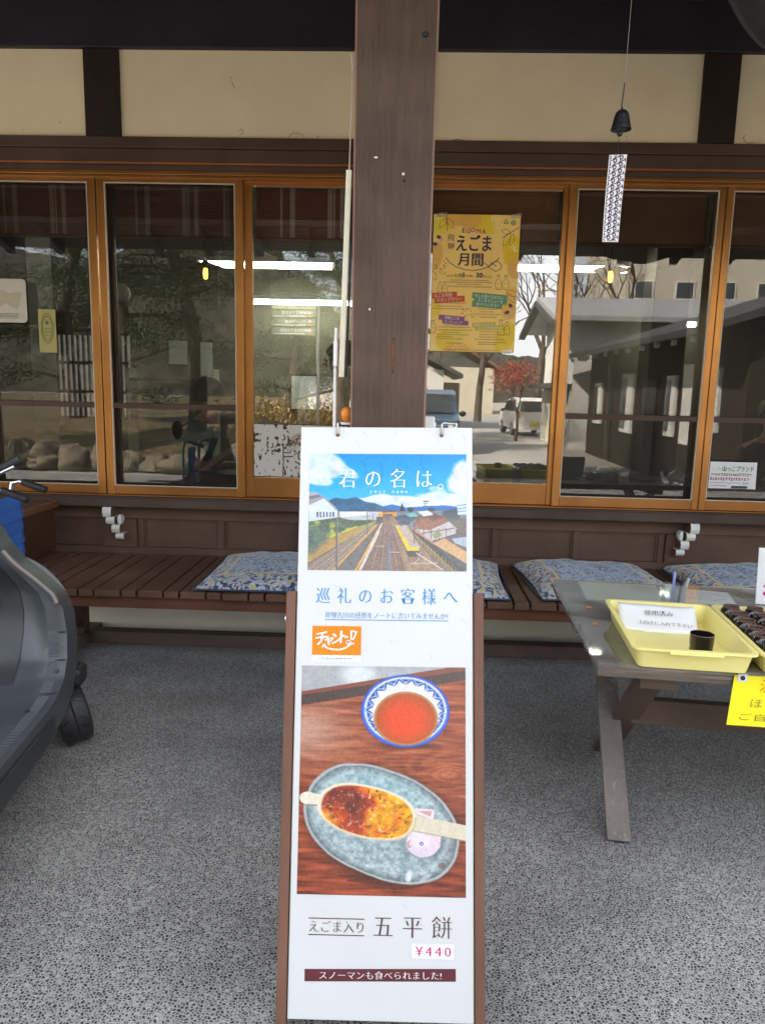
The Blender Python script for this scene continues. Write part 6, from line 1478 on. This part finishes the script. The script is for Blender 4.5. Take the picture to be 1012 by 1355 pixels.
c = car('small white hatchback seen from behind, yellow licence plate', 4.72, -21.75, R(180-4), Lr, Wr, hh, [(-1.70, .28), (-1.72, .62), (-1.66, .95), (-1.50, 1.40), (-1.25, 1.49), (-.2, 1.51), (.45, 1.42), (1.05, .98), (1.58, .86), (1.70, .60), (1.68, .28)],
    [('rear_window', [(-.56, -1.672, .98), (.56, -1.672, .98), (.50, -1.535, 1.36), (-.50, -1.535, 1.36)]), ('side_window', [(-.735, -1.3, .98), (-.735, -.1, .98), (-.665, -.1, 1.40), (-.665, -1.2, 1.38)]), ('side_window', [(-.735, -.02, .98), (-.735, .75, .98), (-.665, .35, 1.36), (-.665, -.02, 1.40)]), ('side_window', [(.735, -1.3, .98), (.735, .75, .98), (.665, .35, 1.36), (.665, -1.2, 1.38)]), ('windscreen', [(-.6, 1.04, 1.01), (.6, 1.04, 1.01), (.54, .50, 1.40), (-.54, .50, 1.40)])], (.78, .76, .68), True)
MB().box(-.70, -.60, -1.735, -1.69, .72, .98).box(.60, .70, -1.735, -1.69, .72, .98).build('tail_lamp', M['taill'], c, local=True, bevel=.01)
MB().box(-.17, .17, -1.745, -1.725, .44, .60).build('licence_plate', M['platey'], c, local=True); MB().box(-.72, .72, -1.77, -1.70, .26, .42).build('bumper', M['wallw'], c, local=True, bevel=.02)
MB().ell((-.80, .72, .98), (.07, .05, .06), 10, 8).build('wing_mirror', M['blackp'], c, local=True, smooth=True); MB().ell((.80, .72, .98), (.07, .05, .06), 10, 8).build('wing_mirror', M['blackp'], c, local=True, smooth=True)
c = car('dark blue minivan facing the shop at the lane mouth', .60, -13.1, R(3), 4.3, 1.7, 1.72, [(-2.12, .28), (-2.15, .8), (-2.05, 1.2), (-1.85, 1.66), (-1.3, 1.73), (.1, 1.72), (.75, 1.60), (1.35, 1.08), (1.98, .92), (2.15, .62), (2.12, .26)],
    [('windscreen', [(-.70, 1.37, 1.10), (.70, 1.37, 1.10), (.60, .80, 1.575), (-.60, .80, 1.575)]), ('side_window', [(.835, -1.8, 1.06), (.835, 1.0, 1.06), (.75, .55, 1.56), (.75, -1.7, 1.58)]), ('side_window', [(-.835, -1.8, 1.06), (-.835, 1.0, 1.06), (-.75, .55, 1.56), (-.75, -1.7, 1.58)])], (.030, .085, .15), False)
for s in (-1, 1): MB().box(s*.68-.13, s*.68+.13, 2.02, 2.14, .66, .86).build('headlight', M['lampg'], c, local=True, bevel=.02); MB().ell((s*.95, .95, 1.08), (.10, .06, .08), 10, 8).build('wing_mirror', M['blackp'], c, local=True, smooth=True)
MB().box(-.50, .50, 2.10, 2.155, .68, .80).build('grille', M['chrome'], c, local=True, bevel=.01); MB().box(-.165, .165, 2.16, 2.175, .42, .58).build('licence_plate', M['white'], c, local=True); MB().box(-.80, .80, 2.08, 2.155, .28, .40).build('bumper', M['blackp'], c, local=True, bevel=.02)

# direction sign on a post
r = thing('direction_sign', 'grey-green street direction sign with three arrow boards on a slim post', 'sign', (-2.0, -7.2, -.33))
MB().tube([(-1.99, -7.23, -.33), (-1.99, -7.23, 3.30)], .035, 12).build('post', M['steel'], r, smooth=True)
M['signg'] = plain('sign_green', (.20, .24, .17), .5); M['signp'] = plain('sign_pale', (.42, .45, .32), .5)
for k, (z, s) in enumerate(((3.12, '飛騨古川'), (2.945, '三嶋和ろうそく店'), (2.765, 'さくら物産館'), (2.585, '飛騨古川まつり会館'))):
    b = MB().box(-2.99, -2.04, -7.20, -7.17, z-.080, z+.080).build('board', M['signp'] if k == 0 else M['signg'], r, bevel=.004)
    m_ = M['w']
    e_ = thing('tmp', '', '') if False else None
    tx = text(s, 0, 0, wid=.42 if k == 0 else (.075*len(s)), hei=.062, mat=m_, parent=b, z=0, style='bold')
    # seen from the shop side: text faces +Y
    tx.matrix_local = Matrix.Translation(Vector((-2.47, -7.166, z+.022))-ORI[r]) @ Matrix.Rotation(R(180), 4, 'Z') @ Matrix.Rotation(R(90), 4, 'X')
    if k:
        MB().bar((-2.10, -7.166, z+.02), (-2.19, -7.166, z+.02), .004, .014).bar((-2.19, -7.1665, z+.02), (-2.155, -7.1665, z+.05), .004, .014).bar((-2.19, -7.1665, z+.02), (-2.155, -7.1665, z-.01), .004, .014).build('arrow', M['w'], b)
        MB().box(-2.20, -2.11, -7.168, -7.164, z-.06, z-.035).build('orange_mark', M['orangep'], b)
        MB().box(-2.94, -2.24, -7.168, -7.165, z-.058, z-.040).build('romaji_line', M['w'], b)

# trees
M['bark'] = wood('tree_bark', (.045, .032, .024), (.12, .092, .070), 'Z', .9); M['needle'] = plain('pine_needle', (.040, .070, .024), .7, 0, .5, 2); M['needle2'] = plain('cedar_leaf', (.050, .072, .028), .7, 0, .5, 2); M['mapler'] = plain('maple_leaf', (.34, .055, .03), .7, 0, .4, 3); M['goldl'] = plain('golden_leaf', (.34, .21, .035), .7, 0, .4, 3)
def branchy(mb, p, d, l, rad, depth, g, ends, spread=.6):
    q_ = p+d*l; mid = p.lerp(q_, .5)+Vector((g.uniform(-1, 1), g.uniform(-1, 1), g.uniform(-.5, .5)))*l*.07
    mb.tube([p, mid, q_], [rad, rad*.86, rad*.7], 7 if rad > .06 else 4, False)
    ends.append((q_, depth))
    if depth == 0: return
    for k in range(g.choice((2, 3)) if depth > 1 else 3):
        nd = (d+Vector((g.uniform(-1, 1), g.uniform(-1, 1), g.uniform(-.35, .75)))*spread).normalized(); branchy(mb, q_ if k else mid, nd, l*g.uniform(.62, .82), rad*.62, depth-1, g, ends, spread)
def leafmass(centres, rad, n, size, g, flatz=.55):
    vs = []; fs = []
    for i in range(n):
        c_ = g.choice(centres); v = Vector((g.gauss(0, 1), g.gauss(0, 1), g.gauss(0, flatz)))*rad*.5+c_
        a = Vector((g.gauss(0, 1), g.gauss(0, 1), g.gauss(0, 1))).normalized(); b = a.orthogonal().normalized(); s = size*g.uniform(.6, 1.4)
        k = len(vs); vs += [tuple(v-a*s), tuple(v+b*s*.4), tuple(v+a*s), tuple(v-b*s*.4)]; fs.append((k, k+1, k+2, k+3))
    return MB().add(vs, fs)
def tree(name, label, x, y, h, tr, mat, nleaf, size, seed, spread=.6, depth=4, base=.42, z0=-.33, rad=.5, group=None):
    g = random.Random(seed); r = thing(name, label, 'tree', (x, y, z0), group or 'trees behind the camera'); mb = MB(); ends = []
    b = Vector((x, y, z0)); lean = Vector((g.uniform(-.06, .06), g.uniform(-.06, .06), 1)).normalized()
    mb.tube([b, b+lean*h*base*.5+Vector((g.uniform(-.05, .05), 0, 0)), b+lean*h*base], [tr*1.25, tr, tr*.85], 10)
    for k in range(3): branchy(mb, b+lean*h*base*(.86+.07*k), (lean+Vector((g.uniform(-1, 1), g.uniform(-1, 1), g.uniform(0, .6)))*spread).normalized(), h*.22, tr*.62, depth-1, g, ends, spread)
    mb.build('trunk', M['bark'], r, smooth=True)
    if nleaf:
        o = leafmass([e for e, d in ends if d <= 2], rad, nleaf, size, g).build('crown', mat, r); o['kind'] = 'stuff'
    return r
def pine(label, x, y, h, tr, seed, mat='needle', z0=-.33, low=.35, wide=1.0, n=5200):
    g = random.Random(seed); r = thing('pine_tree', label, 'pine tree', (x, y, z0), 'evergreens behind the camera'); mb = MB(); b = Vector((x, y, z0)); cs = []
    pts = [b+Vector((math.sin(i*.9+seed)*.10*h*.1*i, math.cos(i*1.3+seed)*.06*h*.1*i, h*i/8)) for i in range(9)]
    mb.tube(pts, [tr*(1.15-.12*i) for i in range(9)], 10)
    for i in range(26):
        t_ = low+(1-low)*i/26; k = min(int(t_*8), 7); p = pts[k].lerp(pts[k+1], t_*8-k); a = i*2.4+g.uniform(-.4, .4); l = wide*h*.26*(1.1-t_*.85)*g.uniform(.7, 1.2)
        e = p+Vector((math.cos(a)*l, math.sin(a)*l, l*g.uniform(-.12, .22))); m_ = p.lerp(e, .55)+Vector((0, 0, l*.08)); mb.tube([p, m_, e], [tr*.30, tr*.2, tr*.08], 5, False); cs += [m_, e, e, p.lerp(e, .8)]
    mb.build('trunk', M['bark'], r, smooth=True)
    o = leafmass(cs, h*.082, n*4, .040, g, .42).build('crown', M[mat], r); o['kind'] = 'stuff'
pine('tall dark pine whose rough trunk stands close to the paving edge', -1.02, -3.6, 6.8, .13, 3, low=.64)
pine('dark pine with spreading low boughs at the left of the garden', -6.2, -6.5, 7.2, .17, 5, low=.30, wide=1.3)
pine('thick-trunked cedar standing behind the garden boulders', -5.05, -8.4, 9.0, .21, 7, 'needle2', low=.42)
pine('dense cedar at the back left of the garden', -9.2, -11.5, 10, .22, 9, 'needle2', low=.15, n=7000)
pine('dense cedar between the sign and the garden', -3.6, -13.5, 9, .2, 12, 'needle2', low=.15, n=7000)
pine('leaning dark pine at the far left edge of the garden', -9.8, -5.2, 6.2, .15, 15, low=.25, wide=1.3)
pine('dark pine behind the direction sign', -2.3, -17.0, 8.5, .2, 18, 'needle2', low=.2, n=6500)
tree('bare_tree', 'bare branching tree beside the far end of the lane', 1.6, -30.5, 7.5, .16, M['goldl'], 260, .09, 21, .75, 5)
tree('bare_tree', 'wide bare tree behind the white hatchback', 3.9, -34.0, 9, .18, M['goldl'], 200, .09, 22, .8, 5)
tree('bare_tree', 'bare tree in front of the apartment block', 10.2, -31.0, 10, .19, M['goldl'], 200, .09, 23, .8, 5)
tree('bare_tree', 'bare tree left of the apartment block', 7.6, -36, 10.5, .2, M['goldl'], 0, .09, 24, .8, 5)
tree('maple_tree', 'small red maple beside the white house', 3.75, -17.2, 3.2, .05, M['mapler'], 1300, .045, 25, .7, 4, .36, rad=.42)
tree('golden_shrub', 'golden autumn shrub beside the boulders', -3.3, -6.6, 2.0, .04, M['goldl'], 1500, .05, 27, .8, 4, .2, rad=.5)
tree('golden_shrub', 'low yellowing shrub by the lane edge', -1.9, -9.2, 1.8, .035, M['goldl'], 1200, .05, 28, .8, 4, .2, rad=.5)
# garden bank and boulders
M['turf'] = plain('dry_turf', (.11, .085, .036), .95, 0, .55, 5); M['stone'] = plain('garden_stone', (.165, .138, .095), .85, 0, .3, 5, .5)
struct(MB().grid(lambda u, v: (-44+42.2*u, -5.6-46*v, -.33+(.75*min(1, v*16)+.18*math.sin(u*57)*math.sin(v*43))*min(1, (1-u)*18)), 40, 24).build('garden_bank', M['turf'], smooth=True))
gb = random.Random(3)
pos = ['leftmost', 'second', 'third', 'fourth', 'fifth', 'sixth', 'seventh', 'eighth', 'ninth', 'tenth', 'eleventh']
for i in range(11):
    g = random.Random(40+i); x, y = -7.6+i*.54, -5.25+g.uniform(-.15, .15); rx, rz = g.uniform(.26, .36), g.uniform(.26, .46)
    rx, rz = g.uniform(.27, .44), g.uniform(.20, .36); so_ = Vector((g.uniform(0, 50), g.uniform(0, 50), g.uniform(0, 50)))
    def bf(u, v):
        a, e = u*6.2832, v*math.pi; q_ = Vector((math.sin(e)*math.cos(a), math.sin(e)*math.sin(a), math.cos(e)))
        k = 1+.42*mnoise.noise(q_*1.3+so_)+.16*mnoise.noise(q_*3.1+so_)+.06*mnoise.noise(q_*8+so_)
        q_ = q_*k; return (x+q_.x*rx, y+q_.y*rx*.9, -.33+rz*.8+q_.z*rz)
    o = MB().grid(bf, 26, 16).build('boulder', M['stone'], None, smooth=True, at=(x, y, -.33))
    tag(o, f'{pos[i]} grey garden boulder along the bank, counted from the pine side', 'boulder', 'boulders along the garden bank')
M['hillm'] = plain('wooded_hill', (.034, .030, .019), .95, 0, .8, .35)
def hill_fn(u, v):
    x = -170+330*u; f = max(0, min(1, (-x-4)/26)); f = f*f*(3-2*f)
    h_ = 9+21*f+2.6*mnoise.noise(Vector((x*.035, 3, 0)))*2+1.3*mnoise.noise(Vector((x*.16, v*4, 7)))+.9*mnoise.noise(Vector((x*.5, v*14, 2)))
    return (x+.6*mnoise.noise(Vector((x, v*20, 1))), -105-70*v, -1+h_*math.sin(min(1, v*1.5)*1.57))
struct(MB().grid(hill_fn, 330, 40).build('hill', M['hillm'], smooth=True))
